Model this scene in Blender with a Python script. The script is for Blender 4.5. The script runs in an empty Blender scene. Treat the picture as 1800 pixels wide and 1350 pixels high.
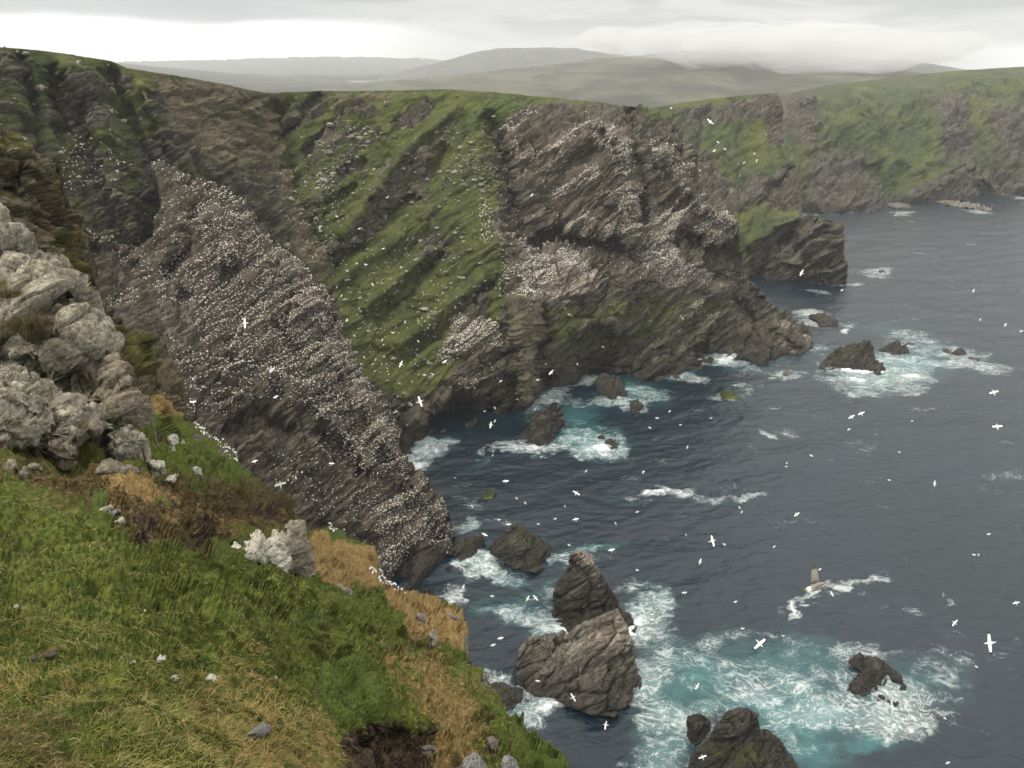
import bpy, math, random
import numpy as np
from mathutils import Vector
S = bpy.context.scene
C = S.collection
# ------------------------------------------------------------------ camera, light, exposure
PW, PH, F = 1800.0, 1350.0, 1413.0           # photograph frame and focal length in its pixels
CAMZ = 120.0                                  # eye height above the sea
PITCH = math.radians(21.6)
cd = bpy.data.cameras.new('camera'); cam = bpy.data.objects.new('camera', cd); C.objects.link(cam)
cam.location = (0, 0, CAMZ); cam.rotation_euler = (math.pi/2 - PITCH, 0, 0)
cd.sensor_fit = 'HORIZONTAL'; cd.angle = 2*math.atan(PW/2/F); cd.clip_start = 0.2; cd.clip_end = 60000
S.camera = cam
S.view_settings.view_transform = 'Standard'; S.view_settings.look = 'None'
S.view_settings.exposure = 0.72; S.view_settings.gamma = 1.0
S.render.engine = 'CYCLES'
S.cycles.use_denoising = True; S.cycles.denoiser = 'OPENIMAGEDENOISE'; S.cycles.denoising_input_passes = 'RGB_ALBEDO_NORMAL'; S.cycles.denoising_prefilter = 'ACCURATE'
S.cycles.max_bounces = 5; S.cycles.diffuse_bounces = 3; S.cycles.glossy_bounces = 2
S.cycles.transmission_bounces = 2; S.cycles.transparent_max_bounces = 6; S.cycles.volume_bounces = 1
S.cycles.caustics_reflective = False; S.cycles.caustics_refractive = False
S.cycles.use_adaptive_sampling = True; S.cycles.adaptive_threshold = 0.008
SUN_EL, SUN_AZ = math.radians(52), math.radians(-125)   # azimuth from +Y towards +X: behind the eye, to the left
sl = bpy.data.lights.new('sun', 'SUN'); sun = bpy.data.objects.new('sun', sl); C.objects.link(sun)
sl.energy = 1.5; sl.angle = math.radians(14); sl.color = (1.0, 0.93, 0.80)
sd = Vector((math.cos(SUN_EL)*math.sin(SUN_AZ), math.cos(SUN_EL)*math.cos(SUN_AZ), math.sin(SUN_EL)))
sun.rotation_euler = sd.to_track_quat('Z', 'Y').to_euler(); sun.location = (0, 0, 400)

class NT:
    """tiny helper for node trees"""
    def __init__(s, tree):
        s.t = tree; s.n = tree.nodes; s.l = tree.links
    def new(s, typ, **kw):
        n = s.n.new(typ)
        for k, v in kw.items(): setattr(n, k, v)
        return n
    def put(s, sock, v):
        if v is None: return
        if hasattr(v, 'is_output'): s.l.new(v, sock)
        elif isinstance(v, (tuple, list)):
            if len(sock.default_value) == 4 and len(v) == 3: v = (*v, 1)
            sock.default_value = v
        else: sock.default_value = v
    def math(s, op, a, b=None, c=None, clamp=False):
        n = s.new('ShaderNodeMath', operation=op, use_clamp=clamp)
        for i, v in enumerate((a, b, c)): s.put(n.inputs[i], v)
        return n.outputs[0]
    def add(s, a, b): return s.math('ADD', a, b)
    def mul(s, a, b): return s.math('MULTIPLY', a, b)
    def sub(s, a, b): return s.math('SUBTRACT', a, b)
    def clampm(s, a): return s.math('ADD', a, 0.0, clamp=True)
    def step(s, v, lo, hi, a=0.0, b=1.0):
        n = s.new('ShaderNodeMapRange', interpolation_type='SMOOTHSTEP')
        s.put(n.inputs[0], v); s.put(n.inputs[1], lo); s.put(n.inputs[2], hi); s.put(n.inputs[3], a); s.put(n.inputs[4], b)
        return n.outputs[0]
    def mix(s, f, a, b):
        n = s.new('ShaderNodeMix', data_type='RGBA')
        s.put(n.inputs[0], f); s.put(n.inputs[6], a); s.put(n.inputs[7], b)
        return n.outputs[2]
    def obj(s): return s.new('ShaderNodeTexCoord').outputs['Object']
    def gen(s): return s.new('ShaderNodeTexCoord').outputs['Generated']
    def attr(s, name): return s.new('ShaderNodeAttribute', attribute_name=name).outputs['Fac']
    def attrc(s, name): return s.new('ShaderNodeAttribute', attribute_name=name).outputs['Color']
    def mapping(s, v, scale=(1, 1, 1), rot=(0, 0, 0), loc=(0, 0, 0)):
        n = s.new('ShaderNodeMapping'); s.put(n.inputs[0], v); n.inputs['Scale'].default_value = scale
        n.inputs['Rotation'].default_value = rot; n.inputs['Location'].default_value = loc
        return n.outputs[0]
    def bed(s, v, along, across, thick):
        c = s.new('ShaderNodeCombineXYZ')
        for i, (ax, k) in enumerate(((STRATA_A, along), (STRATA_B, across), (STRATA_N, thick))):
            d = s.new('ShaderNodeVectorMath', operation='DOT_PRODUCT'); s.put(d.inputs[0], v); d.inputs[1].default_value = tuple(ax/k)
            s.l.new(d.outputs['Value'], c.inputs[i])
        return c.outputs[0]
    def line(s, v, w):
        return s.step(s.math('ABSOLUTE', s.sub(v, 0.5)), 0.0, w, 1.0, 0.0)
    def noise(s, v, scale, detail=4, rough=0.55, dist=0.0, col=False):
        n = s.new('ShaderNodeTexNoise'); s.put(n.inputs['Vector'], v); n.inputs['Scale'].default_value = scale
        n.inputs['Detail'].default_value = detail; n.inputs['Roughness'].default_value = rough; n.inputs['Distortion'].default_value = dist
        return n.outputs['Color' if col else 'Fac']
    def vor(s, v, scale, feature='F1', out='Distance', rand=1.0):
        n = s.new('ShaderNodeTexVoronoi', feature=feature); s.put(n.inputs['Vector'], v); n.inputs['Scale'].default_value = scale
        n.inputs['Randomness'].default_value = rand
        return n.outputs[out]
    def bump(s, h, strength=0.5, dist=0.1, normal=None):
        n = s.new('ShaderNodeBump'); s.put(n.inputs['Height'], h); n.inputs['Strength'].default_value = strength
        n.inputs['Distance'].default_value = dist
        if normal is not None: s.put(n.inputs['Normal'], normal)
        return n.outputs[0]
    def vadd(s, a, b, k):
        m = s.new('ShaderNodeVectorMath', operation='MULTIPLY_ADD'); s.put(m.inputs[0], b); m.inputs[1].default_value = (k, k, k); s.put(m.inputs[2], a)
        return m.outputs[0]
def material(name):
    m = bpy.data.materials.new(name); m.use_nodes = True
    m.node_tree.nodes.clear(); return m, NT(m.node_tree)
def finish(n, col, rough=0.9, spec=0.2, bump=None, metal=None):
    b = n.new('ShaderNodeBsdfPrincipled'); o = n.new('ShaderNodeOutputMaterial')
    n.put(b.inputs['Base Color'], col); n.put(b.inputs['Roughness'], rough); n.put(b.inputs['Specular IOR Level'], spec)
    if bump is not None: n.put(b.inputs['Normal'], bump)
    n.l.new(b.outputs[0], o.inputs[0]); return b

# ------------------------------------------------------------------ sky: high daylight seen through layers of cloud
wd = bpy.data.worlds.new('World'); S.world = wd; wd.use_nodes = True; wd.node_tree.nodes.clear()
w = NT(wd.node_tree)
sky = w.new('ShaderNodeTexSky', sky_type='NISHITA'); sky.sun_disc = False
sky.sun_elevation = SUN_EL; sky.sun_rotation = SUN_AZ
bg1 = w.new('ShaderNodeBackground'); w.l.new(sky.outputs[0], bg1.inputs[0]); bg1.inputs[1].default_value = 0.1
dirv = w.gen()
sep = w.new('ShaderNodeSeparateXYZ'); w.l.new(dirv, sep.inputs[0])
warp = w.noise(w.mapping(dirv, (5, 5, 16)), 1.0, 6, 0.55)
nz = w.noise(w.mapping(dirv, (2.6, 2.6, 19), loc=(3.1, 0.4, 0.2)), 1.7, 7, 0.60, 0.5)
elev = w.add(sep.outputs[2], w.mul(w.sub(warp, 0.5), 0.030))       # ragged lower edge of the cloud sheet
# the gap under the cloud sheet is open towards the left and far right, shut in the middle
side = w.step(sep.outputs[0], -0.30, -0.02, 1.0, 0.0)
side2 = w.step(sep.outputs[0], 0.42, 0.56, 0.0, 0.85)
gap = w.math('MAXIMUM', w.mul(w.step(elev, 0.034, 0.050, 1.0, 0.0), side), w.mul(w.step(elev, 0.010, 0.024, 1.0, 0.0), side2))
cloud = w.mix(w.step(nz, 0.42, 0.60), (0.215, 0.224, 0.240), (0.435, 0.435, 0.43))
cloud = w.mix(w.step(sep.outputs[0], -0.40, 0.10, 0.75, 0.0), cloud, (0.205, 0.222, 0.255))
hi = w.step(sep.outputs[2], 0.10, 0.6)
cloud = w.mix(hi, cloud, (1.42, 1.38, 1.30))
col = w.mix(gap, cloud, (1.45, 1.45, 1.42))
bg2 = w.new('ShaderNodeBackground'); w.l.new(col, bg2.inputs[0]); bg2.inputs[1].default_value = 0.93
mx = w.new('ShaderNodeMixShader'); mx.inputs[0].default_value = 0.93
wo = w.new('ShaderNodeOutputWorld')
w.l.new(bg1.outputs[0], mx.inputs[1]); w.l.new(bg2.outputs[0], mx.inputs[2]); w.l.new(mx.outputs[0], wo.inputs[0])

# ------------------------------------------------------------------ numeric helpers
CP, SP = math.cos(PITCH), math.sin(PITCH)
def ray(px, py):
    """direction through a point of the photograph, scaled to unit depth"""
    px = np.asarray(px, float); py = np.asarray(py, float)
    xc = (px-PW/2)/F; yc = (PH/2-py)/F
    return np.stack([xc+0*yc, CP+yc*SP+0*xc, -SP+yc*CP+0*xc], -1)
CAM = np.array([0, 0, CAMZ])
def at(px, py, Y):
    d = ray(px, py); return CAM + d*(np.asarray(Y)/d[..., 1])[..., None]
def seaY(py):
    d = ray(900, py); return float(-CAMZ/d[2]*d[1])
def _hash(ix, iy, iz, seed):
    h = (ix.astype(np.uint32)*np.uint32(374761393) + iy.astype(np.uint32)*np.uint32(668265263) + iz.astype(np.uint32)*np.uint32(2147483647 & 0x5bd1e995) + np.uint32((seed*1013904223) & 0xffffffff))
    h ^= h >> np.uint32(15); h *= np.uint32(2246822519); h ^= h >> np.uint32(13); h *= np.uint32(3266489917); h ^= h >> np.uint32(16)
    return h
_G = np.array([[1,1,0],[-1,1,0],[1,-1,0],[-1,-1,0],[1,0,1],[-1,0,1],[1,0,-1],[-1,0,-1],[0,1,1],[0,-1,1],[0,1,-1],[0,-1,-1],[1,1,0],[-1,1,0],[0,-1,1],[0,-1,-1]], np.float32)
def perlin(P, seed=0):
    P = np.asarray(P); Fl = np.floor(P); I = Fl.astype(np.int64); f = (P-Fl).astype(np.float32)
    u = f*f*f*(f*(f*6-15)+10); out = np.zeros(len(P), np.float32)
    for dx in (0, 1):
        wx = u[:, 0] if dx else 1-u[:, 0]
        for dy in (0, 1):
            wy = wx*(u[:, 1] if dy else 1-u[:, 1])
            for dz in (0, 1):
                g = _G[_hash(I[:, 0]+dx, I[:, 1]+dy, I[:, 2]+dz, seed) & 15]
                out += wy*(u[:, 2] if dz else 1-u[:, 2])*(g[:, 0]*(f[:, 0]-dx)+g[:, 1]*(f[:, 1]-dy)+g[:, 2]*(f[:, 2]-dz))
    return out
def fbm(P, octaves=4, gain=0.5, seed=0, lac=2.03):
    a, o, tot = 1.0, 0, 0
    for k in range(octaves):
        o = o + a*perlin(P, seed+k*17); tot += a; a *= gain; P = P*lac+13.7
    return o/tot*1.6
def ridged(P, octaves=4, gain=0.5, seed=0):
    a, o, tot = 1.0, 0, 0
    for k in range(octaves):
        o = o + a*(1-2.2*np.abs(perlin(P, seed+k*29))); tot += a; a *= gain; P = P*2.1+7.3
    return o/tot
def facet(P, seed=0):
    """planar chips: each cell of a jittered lattice is a tilted plane; also gives the gap to the next cell"""
    Fl = np.floor(P); I = Fl.astype(np.int64); f = (P-Fl).astype(np.float32)
    best = np.full(len(P), 9, np.float32); sec = best.copy(); val = np.zeros(len(P), np.float32)
    for dx in (-1, 0, 1):
        for dy in (-1, 0, 1):
            for dz in (-1, 0, 1):
                h = _hash(I[:, 0]+dx, I[:, 1]+dy, I[:, 2]+dz, seed)
                ox = dx+(h & 255)/255.0-f[:, 0]; oy = dy+((h >> 8) & 255)/255.0-f[:, 1]; oz = dz+((h >> 16) & 255)/255.0-f[:, 2]
                d = ox*ox+oy*oy+oz*oz; m = d < best
                sec = np.where(m, best, np.minimum(sec, d)); best = np.where(m, d, best)
                h2 = h*np.uint32(2654435761); h2 ^= h2 >> np.uint32(15)
                t = (((h2 & 255)/127.5-1)*ox+(((h2 >> 8) & 255)/127.5-1)*oy+(((h2 >> 16) & 255)/127.5-1)*oz)+((h >> 24)/255.0-0.5)*0.8
                val = np.where(m, t, val)
    return val.astype(np.float32), (np.sqrt(sec)-np.sqrt(best)).astype(np.float32)
def inside(poly, X, Y):
    r = np.zeros(X.shape, bool); n = len(poly)
    for i in range(n):
        (x0, y0), (x1, y1) = poly[i], poly[(i+1) % n]
        if y0 == y1: continue
        c = (y0 > Y) != (y1 > Y)
        r ^= c & (X < (x1-x0)*(Y-y0)/(y1-y0)+x0)
    return r
def segdist(pts, X, Y, closed=False, near=False):
    best = np.full(X.shape, 1e9); n = len(pts); nx, ny = np.zeros(X.shape), np.zeros(X.shape)
    for i in range(n if closed else n-1):
        (x0, y0), (x1, y1) = pts[i][:2], pts[(i+1) % n][:2]
        L = (x1-x0)**2+(y1-y0)**2+1e-9
        t = np.clip(((X-x0)*(x1-x0)+(Y-y0)*(y1-y0))/L, 0, 1)
        d = np.hypot(X-x0-t*(x1-x0), Y-y0-t*(y1-y0)); m = d < best; best = np.where(m, d, best)
        if near: nx = np.where(m, x0+t*(x1-x0), nx); ny = np.where(m, y0+t*(y1-y0), ny)
    return (nx, ny) if near else best
def cover(poly, X, Y, feather):
    """1 inside the outline, 0 outside, soft over FEATHER"""
    xs = [p[0] for p in poly]; ys = [p[1] for p in poly]; out = np.zeros(X.shape)
    b = (X > min(xs)-feather) & (X < max(xs)+feather) & (Y > min(ys)-feather) & (Y < max(ys)+feather)
    if not b.any(): return out
    x, y = X[b], Y[b]; d = segdist(poly, x, y, True); d = np.where(inside(poly, x, y), d, -d)
    t = np.clip(d/(2*feather)+0.5, 0, 1); out[b] = t*t*(3-2*t); return out
class RBF:
    """scattered heights joined by straight-ish ramps"""
    def __init__(s, pts, vals, kern='r'):
        s.p = np.array(pts, float)/100; s.k = kern; n = len(s.p)
        A = np.zeros((n+3, n+3)); A[:n, :n] = s.phi(np.hypot(*(s.p[:, None]-s.p[None]).transpose(2, 0, 1)))+0*np.eye(n)
        A[:n, n] = A[n, :n] = 1; A[:n, n+1:] = s.p; A[n+1:, :n] = s.p.T
        s.w = np.linalg.lstsq(A, np.concatenate([np.array(vals, float), [0, 0, 0]]), rcond=None)[0]
    def phi(s, r): return r if s.k == 'r' else np.sqrt(r*r+s.k*s.k)
    def __call__(s, X, Y):
        sh = X.shape; x = X.ravel()/100; y = Y.ravel()/100
        o = s.w[-3]+s.w[-2]*x+s.w[-1]*y
        for (a, b), c in zip(s.p, s.w): o = o+c*s.phi(np.hypot(x-a, y-b))
        return o.reshape(sh)

# ------------------------------------------------------------------ object helpers
def tag(o, label, cat=None, group=None, kind=None):
    o['label'] = label
    if cat: o['category'] = cat
    if group: o['group'] = group
    if kind: o['kind'] = kind
    return o
def mesh_obj(name, V, Fq, mat, attrs=None, loc=None, smooth=True, parent=None, tris=None, colors=None):
    V = np.asarray(V, np.float32)
    if loc is not None: V = V-np.asarray(loc, np.float32)
    me = bpy.data.meshes.new(name)
    quads = np.asarray(Fq, np.int32).reshape(-1, 4) if Fq is not None and len(Fq) else np.zeros((0, 4), np.int32)
    tr = np.asarray(tris, np.int32).reshape(-1, 3) if tris is not None and len(tris) else np.zeros((0, 3), np.int32)
    me.vertices.add(len(V)); me.vertices.foreach_set('co', V.ravel())
    nl = quads.size+tr.size; me.loops.add(nl); me.polygons.add(len(quads)+len(tr))
    me.loops.foreach_set('vertex_index', np.concatenate([quads.ravel(), tr.ravel()]))
    st = np.concatenate([np.arange(len(quads))*4, quads.size+np.arange(len(tr))*3]).astype(np.int32)
    me.polygons.foreach_set('loop_start', st)
    if smooth: me.polygons.foreach_set('use_smooth', np.ones(len(st), bool))
    me.update(calc_edges=True); me.validate()
    for k, v in (attrs or {}).items():
        a = me.attributes.new(k, 'FLOAT', 'POINT'); a.data.foreach_set('value', np.asarray(v, np.float32))
    for k, v in (colors or {}).items():
        a = me.attributes.new(k, 'FLOAT_COLOR', 'POINT'); a.data.foreach_set('color', np.concatenate([v, np.ones((len(v), 1))], 1).astype(np.float32).ravel())
    for m in (mat if isinstance(mat, (list, tuple)) else [mat]): me.materials.append(m)
    o = bpy.data.objects.new(name, me); C.objects.link(o)
    if loc is not None: o.location = loc
    if parent: o.parent = parent
    return o
STRATA_N = np.array([-0.62, 0.22, 0.75]); STRATA_N /= np.linalg.norm(STRATA_N)
STRATA_A = np.cross(np.array([0, 1, 0]), STRATA_N); STRATA_A /= np.linalg.norm(STRATA_A)
STRATA_B = np.cross(STRATA_N, STRATA_A)
def bedded(P, along, across, thick, Nn=None):
    a, b, n = (STRATA_A, STRATA_B, STRATA_N) if Nn is None else Nn
    return np.stack([P@a/along, P@b/across, P@n/thick], -1)
def rock_relief(P, amp=1.0, size=1.0, seed=0, bed=None, chisel=1.0):
    """slabby, jointed rock: beds that stand out as ledges, chips and grit (metres)"""
    q = P+0.9*size*np.stack([fbm(P/(14*size), 2, seed=seed+1), fbm(P/(14*size), 2, seed=seed+2), fbm(P/(14*size), 2, seed=seed+3)], -1)
    d = 1.5*fbm(P/(34*size), 2, seed=seed+4)
    v, g = facet(bedded(q, 38*size, 17*size, 8*size, bed), seed+12)
    d += chisel*(4.2*v-2.2*np.clip(1-g/0.06, 0, 1))
    b = bedded(q, 34*size, 14*size, 3.6*size, bed)
    d += 1.0*ridged(b, 2, seed=seed+5)
    t = b[:, 2]*0.66+0.8*fbm(P/(24*size), 2, seed=seed+9); t -= np.floor(t)
    d += 2.3*(0.5-np.minimum(t/0.86, (1-t)/0.14))*(0.45+np.clip(fbm(P/(18*size), 2, seed=seed+10)+.3, 0, 1.0))
    v, g = facet(bedded(q, 16*size, 7*size, 2.2*size, bed), seed+6)
    d += 1.6*v-1.2*np.clip(1-g/0.09, 0, 1)
    v, g = facet(bedded(q, 7.5*size, 3.4*size, 0.95*size, bed), seed+7)
    d += 0.85*v-0.5*np.clip(1-g/0.13, 0, 1)
    d += 0.20*fbm(P/(0.9*size), 2, seed=seed+8)
    return amp*d*size
def blocks(P, m, seed, amp=1.0, bed=True, levels=((.62, .085), (.26, .036), (.10, .014))):
    """angular breakage at three sizes, M is the height of the rock in metres"""
    d = 0*P[:, 0]; q = P+.05*m*np.stack([fbm(P/(.4*m), 2, seed=seed+1), fbm(P/(.4*m), 2, seed=seed+2), fbm(P/(.4*m), 2, seed=seed+3)], -1)
    for k, a in levels:
        c = bedded(q, k*m*1.7, k*m*1.1, k*m*.5) if bed else q/(k*m)
        v, g = facet(c, seed+4); seed += 7; d = d+m*a*(1.5*v-.8*np.clip(1-g/.09, 0, 1))
    return amp*(d+.006*m*fbm(P/(.03*m), 2, seed=seed))
class Relief: pass
def relief(name, poly, ctrl, step, disp=None, attrs=None, mat=None, skirt=((2, .3), (8, 2), (25, 8), (80, 34)), strokes=(), kern='r', origin=None, sknoise=0.6, smooth=True):
    """a landform: outline and distances measured off the photograph become a solid sheet of ground in metres,
    roughened by DISP and carried round behind its edges by SKIRT (metres away from the eye, metres down)"""
    R = Relief()
    xs = [p[0] for p in poly]; ys = [p[1] for p in poly]
    gx = np.arange(min(xs)-step, max(xs)+2*step, step); gy = np.arange(min(ys)-step, max(ys)+2*step, step)
    X, Yp = np.meshgrid(gx, gy)
    pts, vals = [], []
    for c in ctrl:
        x, y, Yd = c[:3]
        if Yd is None: Yd = seaY(y+(c[3] if len(c) > 3 else 0))
        pts.append((x, y)); vals.append(float(ray(x, y)[1])/Yd)
    R.rbf = RBF(pts, vals, kern)
    M = inside(poly, X, Yp)
    E = M.copy()
    for sh in ((1, 0), (-1, 0), (0, 1), (0, -1), (1, 1), (-1, -1), (1, -1), (-1, 1)): E &= np.roll(M, sh, (0, 1))
    B = M & ~E                                      # the outermost points are drawn out to the outline itself
    nx, ny = segdist(poly, X[B], Yp[B], True, near=True); X[B] = nx; Yp[B] = ny
    wv = R.rbf(X, Yp)
    D = ray(X, Yp)
    wv = np.maximum(wv, 1e-5)
    zc = 1/wv
    for s in strokes:                               # (points, width px, metres away)
        d = segdist(s[0], X, Yp); zc = zc+s[2]*np.exp(-(d/s[1])**2)
    P = CAM+D*zc[..., None]
    n = np.cross(np.gradient(P, axis=1), np.gradient(P, axis=0)); n /= np.linalg.norm(n, axis=-1, keepdims=True)+1e-9
    n *= np.sign((n*(CAM-P)).sum(-1, keepdims=True))
    A = {k: v[M] for k, v in attrs(X, Yp, P, n).items()} if attrs else {}
    Pm, nm = P[M], n[M]
    if disp is not None: Pm = Pm+nm*disp(Pm, nm, A, X[M], Yp[M])[:, None]
    idx = np.full(M.shape, -1); idx[M] = np.arange(M.sum())
    q = np.stack([idx[:-1, :-1], idx[1:, :-1], idx[1:, 1:], idx[:-1, 1:]], -1).reshape(-1, 4); q = q[(q >= 0).all(1)]
    used = np.zeros(M.sum(), bool); used[q.ravel()] = True
    new = np.cumsum(used)-1; q = new[q]; V = Pm[used]; A = {k: v[used] for k, v in A.items()}
    R.P = V; R.n = nm[used]; R.A = A; R.px = X[M][used]; R.py = Yp[M][used]
    nv = len(V); e = np.concatenate([q[:, [0, 1]], q[:, [1, 2]], q[:, [2, 3]], q[:, [3, 0]]])
    key = np.minimum(e[:, 0], e[:, 1])*nv+np.maximum(e[:, 0], e[:, 1])
    u, inv, cnt = np.unique(key, return_inverse=True, return_counts=True); be = e[cnt[inv] == 1]
    bv = np.unique(be); loc = np.full(nv, -1); loc[bv] = np.arange(len(bv)); m = len(bv)
    away = V[bv]-CAM; away[:, 2] = 0; away /= np.linalg.norm(away, axis=1, keepdims=True)
    rings, quads = [V], [q]; prev = bv; base = nv
    for i, (fw, dn) in enumerate(skirt):
        p = V[bv]+away*fw; p[:, 2] -= dn
        p = p+sknoise*min(fw, 4)*0.4*np.stack([fbm(p/3.0, 3, seed=91), fbm(p/3.0, 3, seed=92), fbm(p/3.0, 3, seed=93)], -1)
        cur = base+np.arange(m)
        quads.append(np.stack([be[:, 1] if i == 0 else prev[loc[be[:, 1]]], be[:, 0] if i == 0 else prev[loc[be[:, 0]]], cur[loc[be[:, 0]]], cur[loc[be[:, 1]]]], -1))
        rings.append(p); prev = cur; base += m
    VV = np.concatenate(rings)
    AA = {k: np.concatenate([v]+[v[bv]]*len(skirt)) for k, v in A.items()}
    if origin == 'base':
        lo = VV[:nv].min(0); hi = VV[:nv].max(0); origin = ((lo[0]+hi[0])/2, (lo[1]+hi[1])/2, lo[2])
    R.o = mesh_obj(name, VV, np.concatenate(quads), mat, AA, loc=origin, smooth=smooth)
    return R
def painter(base, ops, wamp=7.0):
    """surface classes: BASE values, then (class, value, outline, feather) laid over them in turn"""
    def f(X, Y, P, n):
        A = {k: np.full(X.shape, v, float) for k, v in base.items()}
        wob = wamp*fbm(np.stack([X.ravel()/34, Y.ravel()/34, 0*X.ravel()], -1), 3, seed=5).reshape(X.shape)
        wob2 = wamp*fbm(np.stack([X.ravel()/34, Y.ravel()/34, 0*X.ravel()+9.5], -1), 3, seed=6).reshape(X.shape)
        for k, v, poly, fe in ops:
            c = cover(poly, X+wob, Y+wob2, fe); A[k] = A[k]*(1-c)+v*c
        return A
    return f
# ------------------------------------------------------------------ cliff materials
ROTS = (0.0, math.radians(-42), math.radians(12))
def cliff_material(name, dark=(0.016, 0.0145, 0.012), light=(0.21, 0.195, 0.155), g1=(0.030, 0.041, 0.011), g2=(0.070, 0.088, 0.023), scale=1.0, warm=(0.098, 0.086, 0.062)):
    m, n = material(name); p = n.obj()
    s1 = n.noise(n.bed(p, 8, 6, 2.0), 1.0*scale, 6, 0.66, 0.4); s2 = n.noise(p, 0.9*scale, 5, 0.65); s3 = n.noise(p, 0.055*scale, 4, 0.6)
    s4 = n.noise(n.bed(p, 2.4, 1.8, 0.6), 1.0*scale, 5, 0.66, 0.4)
    rock = n.mix(n.step(n.add(n.mul(s1, 0.5), n.mul(s4, 0.5)), 0.36, 0.58), dark, warm)
    rock = n.mix(n.step(n.add(n.mul(s2, 0.5), n.mul(s4, 0.5)), 0.52, 0.70), rock, light)
    wp = n.vadd(p, n.noise(p, 0.5*scale, 3, 0.6, col=True), 1.2/scale)
    ed = n.vor(n.bed(wp, 6.0/scale, 3.0/scale, 1.0/scale), 1.0, 'DISTANCE_TO_EDGE'); cc = n.new('ShaderNodeSeparateColor'); n.l.new(n.vor(n.bed(wp, 6.0/scale, 3.0/scale, 1.0/scale), 1.0, 'F1', 'Color'), cc.inputs[0])
    rock = n.mix(n.step(cc.outputs[0], .25, .95, 0, .55), rock, n.mix(cc.outputs[1], light, warm)); rock = n.mix(n.step(ed, 0.0, 0.07, .8, 0.0), rock, dark)
    pk = n.mix(s1, (0.052, 0.042, 0.031), (0.29, 0.24, 0.18))
    rock = n.mix(n.clampm(n.mul(n.attr('pink'), n.step(s3, 0.25, 0.6, 0.3, 0.8))), rock, n.mix(s2, pk, (0.13, 0.10, 0.08)))
    streak = n.noise(n.mapping(p, (0.9, 0.9, 0.07)), 1.0, 5, 0.7)
    rock = n.mix(n.mul(n.attr('white'), n.step(n.add(n.mul(streak, .6), n.mul(s2, .4)), 0.44, 0.60)), rock, (0.42, 0.37, 0.32))
    tan = n.mix(n.noise(p, 0.5*scale, 5, 0.7), (0.090, 0.071, 0.046), (0.235, 0.188, 0.120))
    tan = n.mix(n.step(s3, .4, .7), tan, (0.085, 0.080, 0.035))
    ground = n.mix(n.clampm(n.attr('tan')), rock, tan)
    gn = n.noise(p, 0.16*scale, 5, 0.65)
    grass = n.mix(n.step(n.add(n.mul(gn, .55), n.mul(s1, .45)), 0.40, 0.60), g1, g2)
    grass = n.mix(n.step(s3, 0.42, 0.62, 0.0, 0.7), grass, n.mix(gn, (0.055, 0.070, 0.017), (0.128, 0.134, 0.037)))
    grass = n.mix(n.step(s2, 0.45, 0.75, 0.0, 0.6), grass, (0.030, 0.036, 0.012))
    gm = n.step(n.add(n.attr('grass'), n.mul(n.sub(n.add(n.mul(s2, 0.55), n.mul(s1, 0.45)), 0.5), 1.5)), 0.38, 0.62)
    col = n.mix(gm, ground, grass)
    stones = n.vor(p, 1.1*scale, 'F1'); sc = n.vor(p, 1.1*scale, 'F1', 'Color'); scs = n.new('ShaderNodeSeparateColor'); n.l.new(sc, scs.inputs[0])
    stm = n.mul(n.math('LESS_THAN', stones, n.mul(scs.outputs[0], 0.55)), n.math('LESS_THAN', scs.outputs[1], n.mul(n.attr('scree'), 0.62)))
    col = n.mix(stm, col, n.mix(scs.outputs[2], (0.055, 0.05, 0.042), (0.22, 0.205, 0.175)))
    wet = n.attr('wet')
    col = n.mix(n.mul(wet, 0.82), col, n.mix(s2, (0.009, 0.009, 0.008), (0.030, 0.026, 0.020)))
    h = n.add(n.add(n.mul(s4, 0.9), n.mul(s2, 0.55)), n.add(n.mul(stm, 0.25), n.mul(n.step(ed, 0.0, .12), n.mul(n.sub(1.0, gm), .35))))
    b = n.bump(h, 0.9, 0.7/scale)
    finish(n, col, n.step(wet, 0.2, 0.9, 0.92, 0.42), 0.25, b); return m
M_cliff = cliff_material('cliff_ground')
M_gcliff = cliff_material('gannet_cliff_rock', dark=(0.015, 0.0125, 0.0105), light=(0.17, 0.15, 0.12), warm=(0.080, 0.067, 0.046))
M_far = cliff_material('far_cliff_ground', g1=(0.028, 0.040, 0.017), g2=(0.058, 0.074, 0.031), scale=0.55, warm=(0.092, 0.082, 0.062), light=(0.17, 0.16, 0.14))

def wet_of(P, lo=2.0, hi=7.0):
    z = P[..., 2]; sh = z.shape
    z = z+2.5*fbm(P.reshape(-1, 3)/6, 3, seed=44).reshape(sh)
    t = np.clip((hi-z)/(hi-lo), 0, 1); return t*t*(3-2*t)
def cliff_disp(amp_rock=1.0, amp_grass=0.42, size=1.0, seed=0, skyline=None):
    def f(P, n, A, X, Y):
        g = np.clip(A['grass'], 0, 1)*(1-A.get('wet', 0))
        d = rock_relief(P, 1.0, size, seed)
        soft = 1.5*fbm(P/16, 3, seed=seed+60)+0.45*fbm(P/3.0, 3, seed=seed+61)
        d = d*(amp_rock*(1-g)+amp_grass*g)+soft*g*0.8
        if skyline is not None: k = np.clip(segdist(skyline, X, Y)/26, 0, 1); d = d*(.10+.9*k*k*(3-2*k))
        return d
    return f
def gz(px0, py0, s):
    """outline read off an enlarged crop: its corner and its scale"""
    return lambda *a: [(px0+x/s, py0+y/s) for x, y in a]
ZA = gz(450, 150, 3.97); ZE = gz(830, 160, 2.7); ZL = gz(560, 480, 3.97); ZT = gz(0, 50, 3.0); ZM = gz(550, 450, 3.0)

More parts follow.
